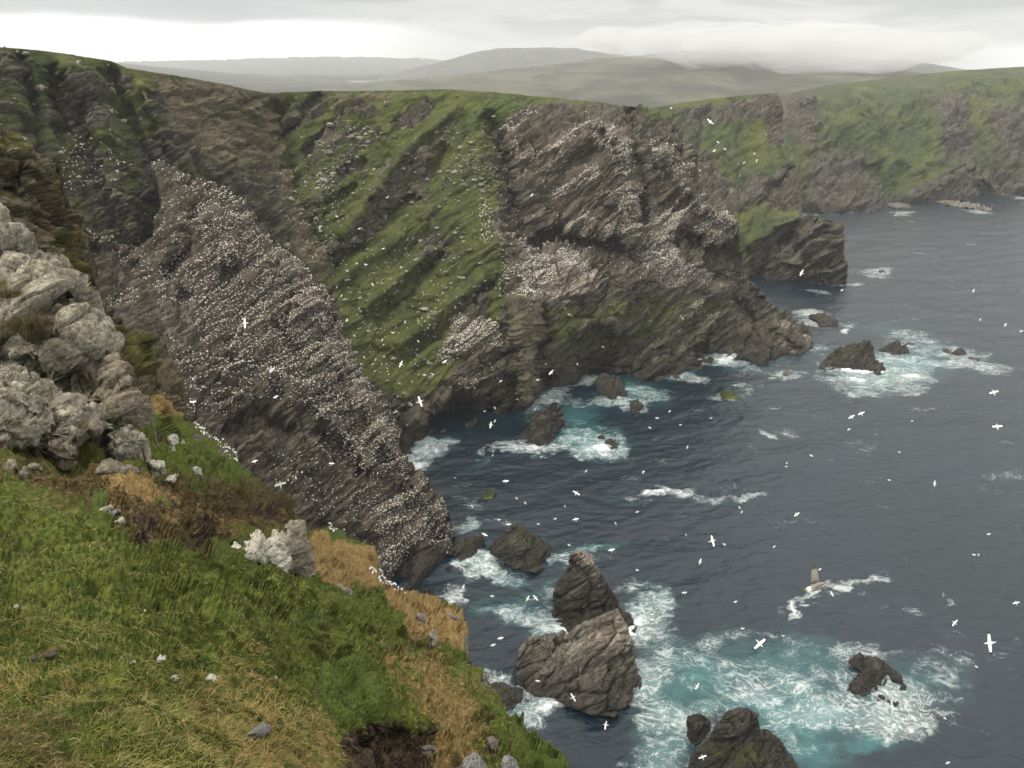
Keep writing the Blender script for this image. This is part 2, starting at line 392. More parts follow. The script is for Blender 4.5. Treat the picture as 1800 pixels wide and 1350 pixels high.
# where the gannets nest: how densely, outline
COLONY_S1 = [(1.0, ZE((220, 700), (300, 740), (420, 780), (520, 790), (590, 830), (560, 870), (440, 860), (380, 910), (300, 950), (260, 1010), (210, 980), (205, 850))), (.55, ZE((150, 170), (300, 80), (340, 90), (250, 140), (190, 200))), (.6, ZE((200, 230), (230, 290), (330, 290), (300, 330), (200, 320))),
             (.95, ZE((350, 290), (370, 250), (480, 180), (560, 120), (560, 170), (440, 240))), (1.0, ZE((580, 150), (640, 165), (720, 240), (745, 300), (745, 380), (690, 400), (670, 330), (690, 290), (600, 255), (570, 200))), (.8, ZE((540, 360), (590, 330), (620, 390), (560, 430), (420, 490), (370, 510), (390, 450), (500, 420))),
             (.9, ZE((410, 630), (580, 585), (580, 615), (430, 655))), (.9, ZE((490, 655), (680, 635), (790, 610), (790, 640), (700, 700), (560, 690))), (.55, ZE((640, 480), (760, 430), (790, 500), (800, 620), (720, 570), (650, 520))),
             (.95, ZE((860, 560), (940, 555), (970, 575), (1080, 515), (1115, 560), (1000, 610), (950, 680), (1020, 820), (1170, 860), (1150, 930), (1050, 900), (990, 945), (900, 920), (870, 850), (790, 880), (800, 690), (850, 650))), (1.0, ZE((1110, 570), (1220, 585), (1250, 640), (1240, 690), (1130, 700), (1040, 690), (1080, 620))),
             (.75, ZE((860, 220), (1000, 265), (1010, 370), (1025, 500), (970, 410), (890, 300), (820, 270))), (.4, [(845, 350), (865, 360), (872, 400), (860, 432), (846, 420)]), (.7, [(883, 388), (898, 394), (910, 418), (902, 424)]), (.35, ZE((1030, 990), (1120, 1000), (1120, 1060), (1030, 1070))), (.25, ZE((1190, 860), (1300, 860), (1320, 920), (1250, 920))),
             (1.0, ZL((960, 280), (1050, 330), (1180, 340), (1280, 380), (1290, 540), (1180, 480), (1050, 560), (900, 630), (835, 600), (880, 520), (930, 400), (920, 330))), (.75, ZL((1230, 570), (1240, 610), (1100, 740), (980, 820), (970, 780), (1060, 690))), (.3, ZL((700, 350), (760, 330), (760, 400), (690, 410))), (.25, [(870, 420), (905, 430), (910, 520), (880, 520)]),
             (.14, [(100, 235), (190, 265), (200, 330), (110, 330)]), (.06, [(480, 300), (600, 330), (620, 470), (560, 480), (500, 380)]), (.03, [(620, 420), (840, 430), (700, 680), (640, 640)]), (.05, ZE((60, 300), (1000, 300), (1000, 900), (200, 900)))]
COLONY_S2 = [(1.0, [(333, 368), (400, 341), (433, 368), (462, 402), (485, 431), (556, 493), (582, 528), (604, 588), (640, 668), (690, 738), (702, 790), (722, 830), (660, 805), (600, 745), (540, 722), (480, 700), (420, 690), (365, 640), (340, 560), (330, 490), (362, 430)]), (.8, [(263, 284), (300, 286), (336, 307), (402, 331), (432, 360), (380, 362), (320, 332), (270, 294)]),
             (.3, [(285, 320), (340, 350), (345, 400), (330, 470), (275, 450), (280, 390)]), (.42, [(105, 398), (160, 405), (240, 432), (330, 440), (330, 500), (250, 500), (190, 445)]), (.85, [(205, 462), (248, 462), (246, 478), (215, 478)]), (.75, [(188, 515), (250, 508), (242, 538), (194, 532)]), (.7, [(268, 478), (345, 478), (345, 530), (280, 530)]), (.5, [(300, 600), (365, 600), (420, 690), (400, 730), (330, 720), (312, 660)]),
             (.9, [(600, 738), (640, 758), (705, 800), (722, 832), (690, 836), (600, 812), (555, 790)]), (1.0, [(655, 870), (730, 855), (772, 886), (797, 930), (785, 962), (725, 962), (682, 1014), (655, 985), (655, 920)]), (.4, [(590, 895), (640, 850), (730, 815), (750, 860), (690, 860), (612, 908)]), (.16, [(470, 790), (640, 780), (690, 860), (560, 890), (480, 860)]), (.1, [(560, 860), (660, 900), (650, 980), (560, 940)])]
# ------------------------------------------------------------------ the bay's cliffs: back wall, gully, grass slope, centre headland
S1_poly = [(-160, 74), (0, 83), (60, 87), (130, 96), (195, 107), (222, 119), (300, 131), (380, 145), (460, 162), (480, 163), (560, 160), (640, 160), (700, 159), (790, 157), (870, 162),
           (960, 171), (1060, 180), (1130, 190), (1185, 201), (1200, 225), (1206, 255), (1214, 280), (1224, 318), (1240, 350), (1262, 368), (1290, 378), (1296, 405), (1296, 440), (1304, 470), (1325, 500), (1345, 525),
           (1370, 545), (1392, 560), (1418, 585), (1428, 605), (1428, 632), (1400, 640), (1375, 640), (1350, 662), (1300, 665), (1250, 655), (1200, 684), (1180, 700), (1120, 700), (1060, 690), (1030, 690),
           (960, 720), (900, 770), (860, 785), (800, 800), (720, 825), (690, 835), (640, 830), (500, 720), (300, 620), (-160, 620)]
S1_ctrl = [(-160, 76, 205), (0, 85, 225), (200, 110, 262), (330, 138, 300), (460, 165, 335), (-160, 300, 190), (0, 300, 205), (0, 520, 188), (-160, 600, 170), (130, 200, 236), (130, 300, 224), (130, 400, 215), (250, 180, 262), (250, 250, 248), (255, 345, 238),
           (250, 420, 226), (350, 250, 280), (350, 380, 258), (300, 600, 215), (420, 200, 318), (440, 260, 315), (430, 380, 280), (470, 230, 335),
           (485, 200, 345), (500, 300, 325), (530, 400, 303), (580, 480, 288), (640, 640, 262), (700, 780, None), (560, 600, 262), (720, 830, 236),
           (560, 165, 353), (640, 161, 363), (790, 158, 372), (870, 165, 374), (560, 240, 334), (640, 260, 336), (570, 330, 312), (640, 350, 316), (700, 350, 323), (760, 300, 335), (700, 450, 305), (760, 450, 306),
           (640, 480, 292), (700, 600, 278), (640, 560, 276), (800, 600, 280), (840, 500, 296), (860, 350, 322), (850, 230, 346), (740, 730, 258), (800, 755, None), (860, 745, None), (720, 785, None), (840, 690, 270),
           (880, 300, 332), (895, 420, 306), (920, 560, 284), (925, 640, 283), (940, 690, None), (900, 722, None),
           (960, 180, 382), (1060, 186, 388), (1130, 195, 392), (1190, 205, 398),
           (915, 300, 348), (960, 250, 354), (1050, 215, 362), (1000, 330, 345), (980, 405, 336), (930, 420, 330), (1000, 480, 316), (930, 500, 308), (960, 560, 300), (980, 640, 303), (1040, 480, 322), (1050, 560, 312),
           (1100, 350, 340), (1100, 250, 350), (1060, 640, None), (1100, 450, 330), (1110, 600, 322), (1180, 450, 336), (1160, 380, 350), (1200, 300, 362), (1160, 260, 366), (1185, 220, 378), (1250, 400, 346), (1290, 395, 352),
           (1200, 550, 335), (1180, 668, None), (1120, 664, None), (1250, 625, None), (1300, 632, None), (1260, 560, 346), (1300, 500, 364), (1350, 560, 366), (1400, 580, 356), (1425, 612, None), (1350, 635, None), (1385, 625, None), (1010, 662, None)]
S1_strokes = [
    ([(862, 215), (885, 300), (900, 400), (908, 450)], 15, 9), ([(852, 240), (872, 300), (888, 390), (900, 520), (915, 640), (922, 700)], 12, -4.5),
    ([(900, 430), (925, 560), (930, 700)], 18, -4), ([(948, 540), (955, 640), (962, 680)], 13, 5), ([(1118, 290), (1126, 400), (1130, 440)], 11, 7),
    ([(1060, 215), (1096, 245), (1108, 310), (1118, 420), (1100, 500), (1075, 570)], 16, -7), ([(1110, 200), (1114, 290)], 9, 6), ([(1200, 250), (1208, 330), (1236, 362), (1290, 388)], 14, -5),
    ([(1195, 425), (1240, 438), (1288, 450)], 18, 8), ([(950, 428), (1020, 426), (1080, 432), (1112, 462)], 17, 8), ([(985, 300), (1040, 268)], 14, 5), ([(770, 732), (800, 722), (852, 722)], 20, 10),
    ([(800, 190), (735, 240), (684, 300), (640, 360), (600, 408)], 9, -4.5), ([(782, 266), (728, 335), (668, 396), (592, 464)], 11, 4), ([(752, 278), (745, 310), (728, 345)], 12, -4), ([(722, 354), (735, 352)], 9, 4),
    ([(700, 420), (630, 460), (590, 500)], 8, -3), ([(760, 440), (690, 500), (640, 540)], 8, -3.5), ([(775, 455), (715, 520), (660, 560)], 8, 3.5), ([(860, 505), (790, 570), (700, 640)], 10, 3), ([(845, 490), (770, 550), (690, 610)], 9, -2.5),
    ([(560, 360), (585, 350), (625, 330)], 6, 3), ([(560, 170), (520, 215), (490, 240)], 8, 4), ([(585, 230), (540, 262)], 9, 3.5), ([(750, 180), (700, 215)], 7, 3), ([(640, 285), (600, 305)], 7, 3),
    ([(900, 640), (800, 680), (720, 740)], 8, -3), ([(880, 620), (790, 690)], 8, 3), ([(30, 110), (60, 200), (60, 300)], 14, 4), ([(120, 120), (170, 200), (200, 330), (250, 430)], 13, -5), ([(90, 130), (110, 240)], 14, 4),
    ([(190, 130), (230, 230), (280, 330)], 14, 5), ([(250, 150), (290, 240), (330, 300)], 10, -4), ([(380, 250), (440, 350)], 14, -3), ([(490, 200), (505, 300), (540, 390), (590, 480)], 14, 3),
    ([(1225, 640), (1240, 590)], 8, 4), ([(1330, 600), (1320, 560), (1290, 530)], 9, 4), ([(1360, 570), (1400, 600)], 10, -4), ([(1110, 640), (1150, 610), (1190, 590)], 10, -3)]
S1_paint = painter(dict(grass=0.5, tan=0.0, scree=0.05, pink=0.0, white=0.0), [
    ('grass', 0.70, [(-170, 60), (222, 115), (300, 240), (300, 640), (-170, 640)], 10), ('grass', 0.95, [(-170, 60), (0, 75), (222, 110), (275, 150), (235, 205), (165, 150), (120, 122), (60, 105), (0, 96), (-170, 96)], 7),
    ('grass', 0.75, [(60, 110), (100, 120), (80, 230), (50, 260)], 12), ('grass', 0.85, [(160, 130), (205, 160), (260, 250), (230, 300), (190, 220)], 12), ('grass', 0.12, [(110, 130), (150, 122), (180, 180), (185, 230), (120, 225)], 10),
    ('grass', 0.12, [(205, 130), (235, 135), (230, 165), (205, 160)], 6), ('grass', 0.15, [(0, 92), (25, 98), (30, 130), (0, 150)], 8),
    ('pink', 0.5, [(130, 270), (200, 290), (210, 340), (150, 360), (120, 320)], 15), ('grass', 0.45, [(120, 250), (200, 270), (260, 420), (150, 400)], 15),
    ('grass', 0.10, [(272, 133), (380, 146), (470, 166), (482, 200), (482, 300), (440, 300), (380, 310), (320, 265), (285, 200)], 9), ('tan', 0.75, [(272, 133), (380, 146), (470, 166), (482, 200), (482, 290), (440, 290), (380, 300), (320, 255), (288, 195)], 9),
    ('pink', 0.7, [(300, 160), (470, 170), (470, 280), (340, 270)], 20), ('grass', 0.9, [(222, 117), (300, 130), (350, 141), (330, 147), (260, 135)], 4),
    ('grass', 0.25, [(380, 310), (440, 300), (490, 310), (500, 480), (430, 430)], 12), ('grass', 0.6, [(400, 250), (440, 270), (480, 350), (450, 350)], 12),
    ('tan', 0.95, [(474, 180), (492, 200), (505, 290), (540, 340), (570, 400), (600, 470), (610, 530), (560, 500), (520, 430), (490, 340), (478, 280), (474, 220)], 8), ('grass', 0.1, [(474, 180), (492, 200), (505, 290), (540, 340), (570, 400), (600, 470), (610, 530), (560, 500), (520, 430), (490, 340), (478, 280), (474, 220)], 8),
    ('scree', 0.6, [(490, 300), (540, 330), (590, 450), (580, 490), (520, 420)], 10),
    ('grass', 1.0, [(485, 160), (870, 155), (860, 240), (880, 360), (898, 460), (880, 560), (860, 660), (700, 720), (620, 640), (575, 470), (530, 370), (500, 290), (490, 230)], 6), ('tan', 0.0, [(500, 160), (870, 155), (860, 700), (650, 720), (580, 450), (510, 300)], 6),
    ('scree', 0.95, ZA((540, 250), (760, 290), (900, 330), (560, 700), (420, 900), (330, 800), (290, 560)), 14), ('grass', 0.72, ZA((540, 250), (760, 290), (900, 330), (560, 700), (420, 900), (330, 800), (290, 560)), 12), ('scree', 0.6, ZA((1400, 330), (1600, 350), (1720, 740), (1300, 760), (1240, 560)), 14),
    ('scree', 0.45, ZA((900, 800), (1300, 740), (1250, 860), (820, 1050)), 10),
    ('tan', 0.9, ZA((555, 60), (620, 60), (1050, 55), (1040, 90), (700, 120), (640, 250), (560, 230)), 5), ('grass', 0.1, ZA((555, 70), (1040, 62), (990, 90), (700, 95), (830, 140), (820, 220), (640, 250), (540, 200)), 4),
    ('grass', 0.1, ZA((150, 260), (300, 140), (430, 80), (540, 80), (470, 200), (290, 300), (160, 310)), 4), ('grass', 0.1, ZA((380, 400), (500, 250), (620, 200), (560, 320), (440, 460), (300, 550), (270, 500)), 5),
    ('grass', 0.1, ZA((950, 280), (1150, 150), (1250, 120), (1200, 200), (1050, 280), (930, 300)), 4), ('grass', 0.12, ZA((580, 600), (680, 540), (760, 560), (640, 640)), 5), ('grass', 0.12, ZA((860, 640), (960, 480), (1110, 380), (1080, 430), (940, 560), (880, 660)), 4),
    ('grass', 0.42, ZA((1060, 450), (1300, 340), (1420, 270), (1300, 440), (1150, 500), (1080, 640), (1050, 760), (850, 970), (700, 1060), (560, 1230), (470, 1200), (620, 1040), (700, 920), (820, 750), (930, 620)), 4), ('scree', 0.0, ZA((1060, 450), (1300, 340), (1420, 270), (1150, 500), (1050, 760), (850, 970), (560, 1230), (470, 1200), (700, 920)), 3),  # steep slab: thinner grass, its shade also mixed into the colour
    ('grass', 0.1, ZA((1200, 480), (1240, 540), (1230, 620), (1180, 740), (1140, 800), (1070, 790), (1070, 700), (1120, 560)), 4), ('pink', 0.35, ZA((1200, 480), (1240, 540), (1180, 740), (1070, 790), (1070, 700), (1120, 560)), 4),
    ('grass', 0.62, ZA((1050, 1050), (1280, 870), (1300, 1000), (1400, 1000), (1380, 1250), (1200, 1200), (1050, 1150)), 12), ('grass', 0.12, ZA((1560, 290), (1640, 520), (1720, 780), (1760, 1100), (1640, 1000), (1680, 800)), 8),
    ('grass', 0.05, [(690, 700), (760, 692), (830, 622), (880, 590), (930, 600), (940, 720), (860, 760), (720, 850), (680, 780)], 10), ('grass', 0.2, ZL((950, 210), (1180, 130), (1190, 330), (1040, 320)), 6), ('grass', 0.02, [(640, 760), (690, 690), (720, 850)], 10),
    ('grass', 0.35, ZL((1190, 500), (1400, 300), (1420, 900), (1200, 1000)), 12),
    ('grass', 0.10, [(868, 215), (890, 195), (950, 178), (1060, 184), (1195, 205), (1310, 470), (1440, 600), (1440, 660), (860, 800), (890, 650), (905, 520), (900, 440), (885, 350)], 6),
    ('grass', 1.0, [(790, 150), (960, 165), (985, 178), (960, 186), (905, 198), (876, 222), (850, 225)], 4), ('grass', 0.9, [(1105, 182), (1195, 200), (1185, 212), (1120, 204)], 3), ('grass', 0.7, [(980, 168), (1110, 182), (1110, 192), (1000, 186)], 3),
    ('grass', 0.95, ZE((690, 1090), (830, 1120), (960, 1060), (1000, 1080), (860, 1180), (700, 1150)), 5), ('grass', 0.58, ZE((300, 1050), (600, 980), (900, 960), (1250, 980), (1300, 1070), (1000, 1060), (830, 1180), (560, 1250), (380, 1240)), 12), ('grass', 0.42, ZE((430, 260), (600, 200), (620, 300), (450, 420)), 12),
    ('pink', 0.55, [(885, 215), (950, 185), (1060, 200), (1100, 250), (1125, 400), (1080, 420), (980, 400), (930, 420), (890, 330)], 16), ('pink', 0.9, ZE((190, 370), (320, 320), (410, 330), (400, 370), (230, 430), (190, 420)), 5), ('pink', 0.9, ZE((590, 270), (670, 270), (660, 390), (600, 400)), 5),
    ('pink', 0.8, ZE((380, 500), (600, 450), (640, 520), (480, 600), (300, 590)), 8), ('pink', 1.0, ZE((200, 700), (420, 780), (600, 830), (600, 940), (380, 1000), (300, 1050), (200, 1000)), 5), ('white', 0.85, ZE((420, 870), (600, 840), (590, 950), (520, 960), (300, 1060), (280, 960)), 5),
    ('pink', 1.0, ZE((810, 650), (960, 560), (1100, 520), (1240, 590), (1240, 700), (1050, 690), (1000, 800), (1180, 860), (1150, 940), (1050, 910), (940, 940), (820, 880)), 6), ('white', 0.55, ZE((1100, 660), (1240, 620), (1240, 710), (1130, 720)), 4),
    ('white', 0.85, ZE((900, 240), (1005, 270), (1015, 370), (1020, 490), (970, 420), (900, 330), (840, 300)), 5), ('pink', 0.8, ZE((760, 430), (980, 390), (1020, 500), (850, 560)), 10), ('white', 0.5, ZE((640, 160), (740, 260), (745, 480), (690, 460), (650, 300)), 5), ('white', 0.5, ZE((480, 660), (700, 640), (790, 610), (700, 710), (520, 690)), 5),
    ('white', 0.45, ZE((640, 480), (780, 430), (800, 620), (680, 600)), 6), ('white', 0.5, ZE((350, 290), (480, 180), (560, 130), (440, 240)), 4), ('white', 0.4, ZE((480, 1150), (540, 1040), (560, 1050), (500, 1170)), 3), ('white', 0.35, ZE((270, 1020), (300, 1030), (280, 1280), (260, 1280)), 3),
    ('pink', 0.9, ZL((920, 330), (1180, 340), (1290, 400), (1290, 540), (1050, 560), (840, 610)), 6), ('pink', 1.0, ZL((1230, 570), (1240, 620), (1100, 740), (980, 820), (880, 800), (1060, 680)), 5), ('pink', 0.55, ZL((540, 1080), (900, 780), (1230, 560), (1240, 640), (900, 900), (600, 1090)), 8),
    ('white', 0.4, [(868, 350), (885, 350), (900, 500), (890, 560), (870, 450)], 6), ('pink', 0.3, [(860, 350), (885, 350), (920, 600), (900, 640), (870, 500)], 8),
    ('grass', 0.1, [(1340, 500), (1440, 570), (1440, 660), (1300, 660), (1290, 600)], 8), ('tan', 0.55, [(898, 430), (930, 440), (948, 560), (944, 690), (912, 700), (902, 560)], 6), ('grass', 0.33, [(898, 430), (930, 440), (948, 560), (944, 690), (912, 700), (902, 560)], 6)]+[o for d, p in COLONY_S1 if d > .5 for o in (('pink', 1.1, p, 6), ('white', .22, p, 5), ('grass', 0.0, p, 5))])  # buttress column: own olive tone, with its lit face painted in as paler tan
def S1_attrs(X, Y, P, n):
    A = S1_paint(X, Y, P, n); A['wet'] = wet_of(P); 
    sh = X.shape; Q = P.reshape(-1, 3)      # long thin beds of bare rock crop out of the grass
    Q = Q+2.5*np.stack([fbm(Q/20, 2, seed=301), fbm(Q/20, 2, seed=302), fbm(Q/20, 2, seed=303)], -1)
    band = ridged(bedded(Q, 34, 16, 5.0), 3, seed=310).reshape(sh)+0.35*fbm(Q/26, 2, seed=311).reshape(sh)
    t = np.clip((band-0.50)/0.2, 0, 1); A['grass'] = A['grass']-0.34*t*(A['grass'] < .99); return A
STEP_K = 1.0
bay = relief('cliff', S1_poly, S1_ctrl, 1.5*STEP_K, cliff_disp(1.0, 0.36, 1.0, 1, S1_poly[:17]), S1_attrs, M_cliff, strokes=[(a, b*1.05, c*1.7) for a, b, c in S1_strokes], smooth=False)
tag(bay.o, 'dark headland and green gully slopes curving round the bay behind the nesting birds', 'cliff', kind='structure')

# ------------------------------------------------------------------ the near gannet cliff
S2_poly = [(263, 286), (300, 287), (335, 307), (370, 321), (400, 331), (425, 356), (449, 386), (482, 432), (517, 464), (555, 492), (577, 524), (602, 584), (624, 638), (652, 688), (692, 738), (704, 780), (724, 823), (757, 868), (783, 898), (799, 938), (806, 965), (805, 1005), (785, 1045), (760, 1075), (700, 1090),
           (600, 1050), (480, 970), (350, 850), (240, 740), (120, 580), (60, 450), (96, 395), (130, 402), (160, 408), (200, 424), (232, 438), (262, 425), (280, 390), (285, 340), (275, 310)]
S2_ctrl = [(263, 287, 233), (335, 308, 226), (423, 357, 216), (481, 433, 211), (554, 493, 206), (601, 585, 202), (651, 690, 198), (722, 825, 192), (802, 962, 186), (100, 397, 203), (230, 440, 213), (60, 450, 185), (150, 500, 192), (120, 580, 178), (285, 350, 222), (300, 500, 201), (300, 420, 209), (330, 340, 219), (400, 500, 200), (400, 420, 205),
           (350, 600, 187), (450, 600, 191), (520, 600, 196), (240, 740, 160), (330, 700, 172), (450, 720, 179), (550, 700, 187), (600, 780, 185), (380, 850, 150), (480, 830, 166), (560, 900, 164), (650, 880, 178), (720, 930, 181), (600, 1000, 158), (700, 1000, 170), (740, 1047, None), (790, 1005, None), (660, 1040, 157), (600, 1050, 148), (480, 970, 146), (760, 980, 178)]
S2_strokes = [([(405, 440), (408, 452)], 10, -3.5), ([(430, 465), (436, 480)], 10, -3), ([(375, 385), (395, 395)], 9, -2.5), ([(400, 480), (440, 470)], 12, 3), ([(575, 590), (590, 600)], 14, 3.5), ([(470, 690), (500, 680)], 12, 3),
              ([(400, 740), (450, 730), (500, 760)], 20, 4.5), ([(420, 690), (480, 660), (540, 700), (600, 760), (650, 820), (700, 840)], 10, -3), ([(500, 450), (560, 560), (620, 680), (670, 760), (710, 840)], 10, -2.5), ([(560, 760), (640, 830), (700, 830)], 14, 3),
              ([(720, 850), (770, 905), (790, 950)], 10, -2), ([(720, 980), (690, 1030)], 14, 3), ([(300, 470), (320, 520)], 12, 2.5), ([(480, 570), (560, 670)], 7, 1.6), ([(350, 380), (330, 450), (300, 480)], 16, 3), ([(160, 430), (230, 470)], 14, 3)]
S2_paint = painter(dict(grass=0.0, tan=0.0, scree=0.02, pink=0.2, white=0.02), [
    ('white', 0.28, [(420, 360), (482, 432), (555, 495), (605, 590), (655, 692), (705, 780), (680, 790), (600, 700), (540, 600), (470, 500), (400, 400)], 14), ('pink', 0.5, [(330, 370), (420, 350), (555, 495), (655, 690), (700, 780), (640, 760), (560, 660), (470, 640), (360, 600), (330, 470)], 24),
    ('grass', 0.38, [(690, 745), (720, 830), (740, 860), (715, 850), (690, 790)], 6), ('grass', 0.25, [(600, 900), (720, 960), (790, 990), (760, 1060), (600, 1000)], 16), ('grass', 0.3, [(96, 400), (240, 440), (330, 500), (250, 600), (100, 500)], 20),
    ('pink', 0.45, [(600, 740), (700, 800), (780, 900), (800, 950), (680, 1010), (640, 900), (560, 800)], 18), ('pink', 0.05, [(400, 720), (500, 730), (640, 850), (640, 1000), (440, 900), (350, 760)], 18), ('white', 0.35, [(280, 500), (340, 500), (330, 610), (290, 640)], 12)])
def S2_attrs(X, Y, P, n):
    A = S2_paint(X, Y, P, n); A['wet'] = wet_of(P, 1.0, 7.0); return A
gan = relief('gannet_cliff', S2_poly, S2_ctrl, 1.5*STEP_K, cliff_disp(0.85, 0.5, 0.8, 20), S2_attrs, M_gcliff, skirt=((1.5, .4), (6, 4), (14, 14), (30, 45), (50, 100)), strokes=[(a, b, c*1.4) for a, b, c in S2_strokes], smooth=False)
tag(gan.o, 'steep dark rock face speckled white with hundreds of nesting gannets', 'cliff', kind='structure')

# ------------------------------------------------------------------ the second headland and the far shore
S3_poly = [(1110, 196), (1190, 182), (1240, 175), (1290, 169), (1340, 165), (1368, 163), (1374, 185), (1376, 240), (1388, 285), (1402, 298), (1404, 320), (1408, 345), (1408, 372), (1440, 375), (1468, 388), (1476, 405), (1480, 440), (1488, 470), (1489, 503), (1480, 515), (1440, 508), (1400, 502), (1340, 500), (1300, 500), (1110, 500)]
S3_ctrl = [(1110, 196, 640), (1190, 183, 645), (1290, 170, 655), (1368, 164, 640), (1200, 300, 560), (1300, 240, 600), (1300, 300, 562), (1376, 240, 592), (1390, 292, 556), (1404, 340, 522), (1300, 400, 492), (1240, 400, 500), (1405, 374, 500), (1440, 378, 480), (1472, 398, 474), (1484, 440, 468), (1488, 500, None), (1440, 494, None), (1400, 490, None), (1340, 488, None), (1250, 485, None), (1110, 485, None), (1340, 440, 481), (1370, 410, 490), (1430, 440, 470)]
S3_strokes = [([(1335, 470), (1350, 440), (1375, 420)], 16, 12), ([(1386, 285), (1350, 330), (1300, 360)], 12, -6), ([(1390, 300), (1350, 345), (1310, 370)], 9, 6), ([(1400, 380), (1350, 405), (1320, 430)], 10, -6), ([(1290, 180), (1330, 230)], 12, 6), ([(1370, 165), (1374, 240), (1386, 285)], 8, -6), ([(1440, 380), (1400, 430), (1380, 480)], 8, -4), ([(1270, 290), (1310, 340)], 12, 6), ([(1460, 400), (1452, 495)], 7, 3)]
S3_paint = painter(dict(grass=0.55, tan=0.0, scree=0.15, pink=0.0, white=0.0), [
    ('grass', 0.95, [(1100, 180), (1380, 155), (1372, 172), (1300, 180), (1200, 192), (1100, 205)], 3), ('grass', 0.12, [(1190, 190), (1370, 166), (1372, 180), (1340, 200), (1290, 225), (1240, 225), (1200, 205)], 6), ('grass', 0.9, [(1230, 230), (1340, 210), (1372, 240), (1385, 290), (1330, 320), (1280, 330), (1240, 290)], 12),
    ('grass', 0.15, [(1335, 170), (1372, 165), (1378, 260), (1350, 250)], 6), ('grass', 0.1, [(1200, 240), (1240, 260), (1290, 350), (1300, 400), (1240, 380), (1210, 300)], 12), ('grass', 0.1, [(1300, 335), (1385, 290), (1404, 300), (1408, 372), (1340, 350), (1300, 360)], 6),
    ('grass', 0.95, [(1290, 375), (1400, 365), (1402, 382), (1330, 425), (1300, 450), (1290, 420)], 6), ('grass', 0.05, [(1335, 430), (1404, 378), (1440, 374), (1500, 400), (1500, 520), (1300, 520)], 5), ('grass', 0.5, [(1410, 376), (1440, 374), (1470, 390), (1440, 395)], 4)])
def S3_attrs(X, Y, P, n):
    A = S3_paint(X, Y, P, n); A['wet'] = wet_of(P, 1.0, 6.0); return A
hd = relief('headland', S3_poly, S3_ctrl, 1.9*STEP_K, cliff_disp(0.9, 0.4, 1.5, 40, S3_poly[:6]), S3_attrs, M_far, strokes=S3_strokes, smooth=False, skirt=((3, .5), (12, 3), (40, 12), (120, 50)))
tag(hd.o, 'green headland ending in a dark rock prow in the sea beyond the centre cliff', 'headland', kind='structure')
S4_poly = [(1300, 190), (1390, 162), (1450, 150), (1520, 142), (1600, 132), (1700, 123), (1800, 117), (2000, 104), (2250, 95), (2250, 360), (1950, 352), (1800, 358), (1720, 370), (1650, 368), (1600, 382), (1560, 378), (1500, 384), (1420, 385), (1300, 385)]
S4_ctrl = [(1390, 163, 1300), (1450, 151, 1350), (1600, 133, 1400), (1800, 118, 1400), (2250, 97, 1400), (1310, 200, 830), (1420, 173, 850), (1500, 173, 880), (1600, 162, 930), (1700, 152, 960), (1800, 149, 960), (2250, 140, 900), (1420, 280, 775), (1500, 270, 800), (1560, 250, 840), (1600, 240, 850), (1700, 250, 865), (1800, 250, 880), (1480, 320, 752), (1400, 371, None), (1500, 372, None), (1560, 362, None), (1650, 350, None), (1590, 350, None), (1720, 347, None), (1800, 345, None), (1950, 338, None), (2250, 340, None), (1300, 372, None), (1620, 300, 800), (1700, 310, 820)]
S4_strokes = [([(1440, 180), (1470, 260), (1500, 330)], 20, 12), ([(1400, 180), (1420, 260)], 14, -10), ([(1510, 320), (1490, 365)], 12, -12), ([(1540, 300), (1550, 350)], 14, 14), ([(1690, 290), (1640, 330), (1600, 350)], 14, -16), ([(1585, 300), (1570, 330)], 14, 14), ([(1700, 180), (1690, 260), (1710, 300)], 12, 10), ([(1660, 180), (1650, 250)], 14, -8), ([(1720, 325), (1735, 335)], 10, 16), ([(1780, 200), (1770, 280)], 16, -8), ([(1600, 180), (1590, 260)], 14, 6)]
S4_paint = painter(dict(grass=0.66, tan=0.0, scree=0.12, pink=0.0, white=0.0), [
    ('grass', 1.0, [(1300, 150), (2260, 60), (2260, 140), (1800, 145), (1700, 148), (1600, 158), (1500, 170), (1400, 172), (1300, 190)], 4), ('grass', 0.2, [(1370, 168), (1430, 172), (1440, 200), (1430, 260), (1380, 230)], 10), ('grass', 0.35, [(1430, 260), (1530, 270), (1540, 370), (1400, 370)], 15), ('grass', 0.08, [(1400, 340), (1540, 310), (1560, 370), (1500, 400), (1390, 400)], 8),
    ('grass', 0.3, [(1640, 170), (1700, 160), (1720, 300), (1660, 250)], 14), ('grass', 0.05, [(1600, 340), (1690, 285), (1720, 300), (1800, 310), (2250, 300), (2250, 400), (1560, 400)], 8), ('grass', 0.35, [(1740, 190), (1820, 180), (1820, 310), (1750, 290)], 14), ('grass', 0.95, [(1540, 230), (1640, 240), (1640, 280), (1560, 320)], 14)])
def S4_attrs(X, Y, P, n):
    A = S4_paint(X, Y, P, n); A['wet'] = wet_of(P, 0.5, 6.0); return A
far = relief('far_cliffs', S4_poly, S4_ctrl, 1.9*STEP_K, cliff_disp(0.85, 0.25, 2.0, 50, S4_poly[:9]), S4_attrs, M_far, strokes=S4_strokes, smooth=False, skirt=((5, 1), (30, 4), (200, 40)))
tag(far.o, 'hazy green sea cliffs with dark caves along the far side of the bay', 'cliffs', kind='structure')

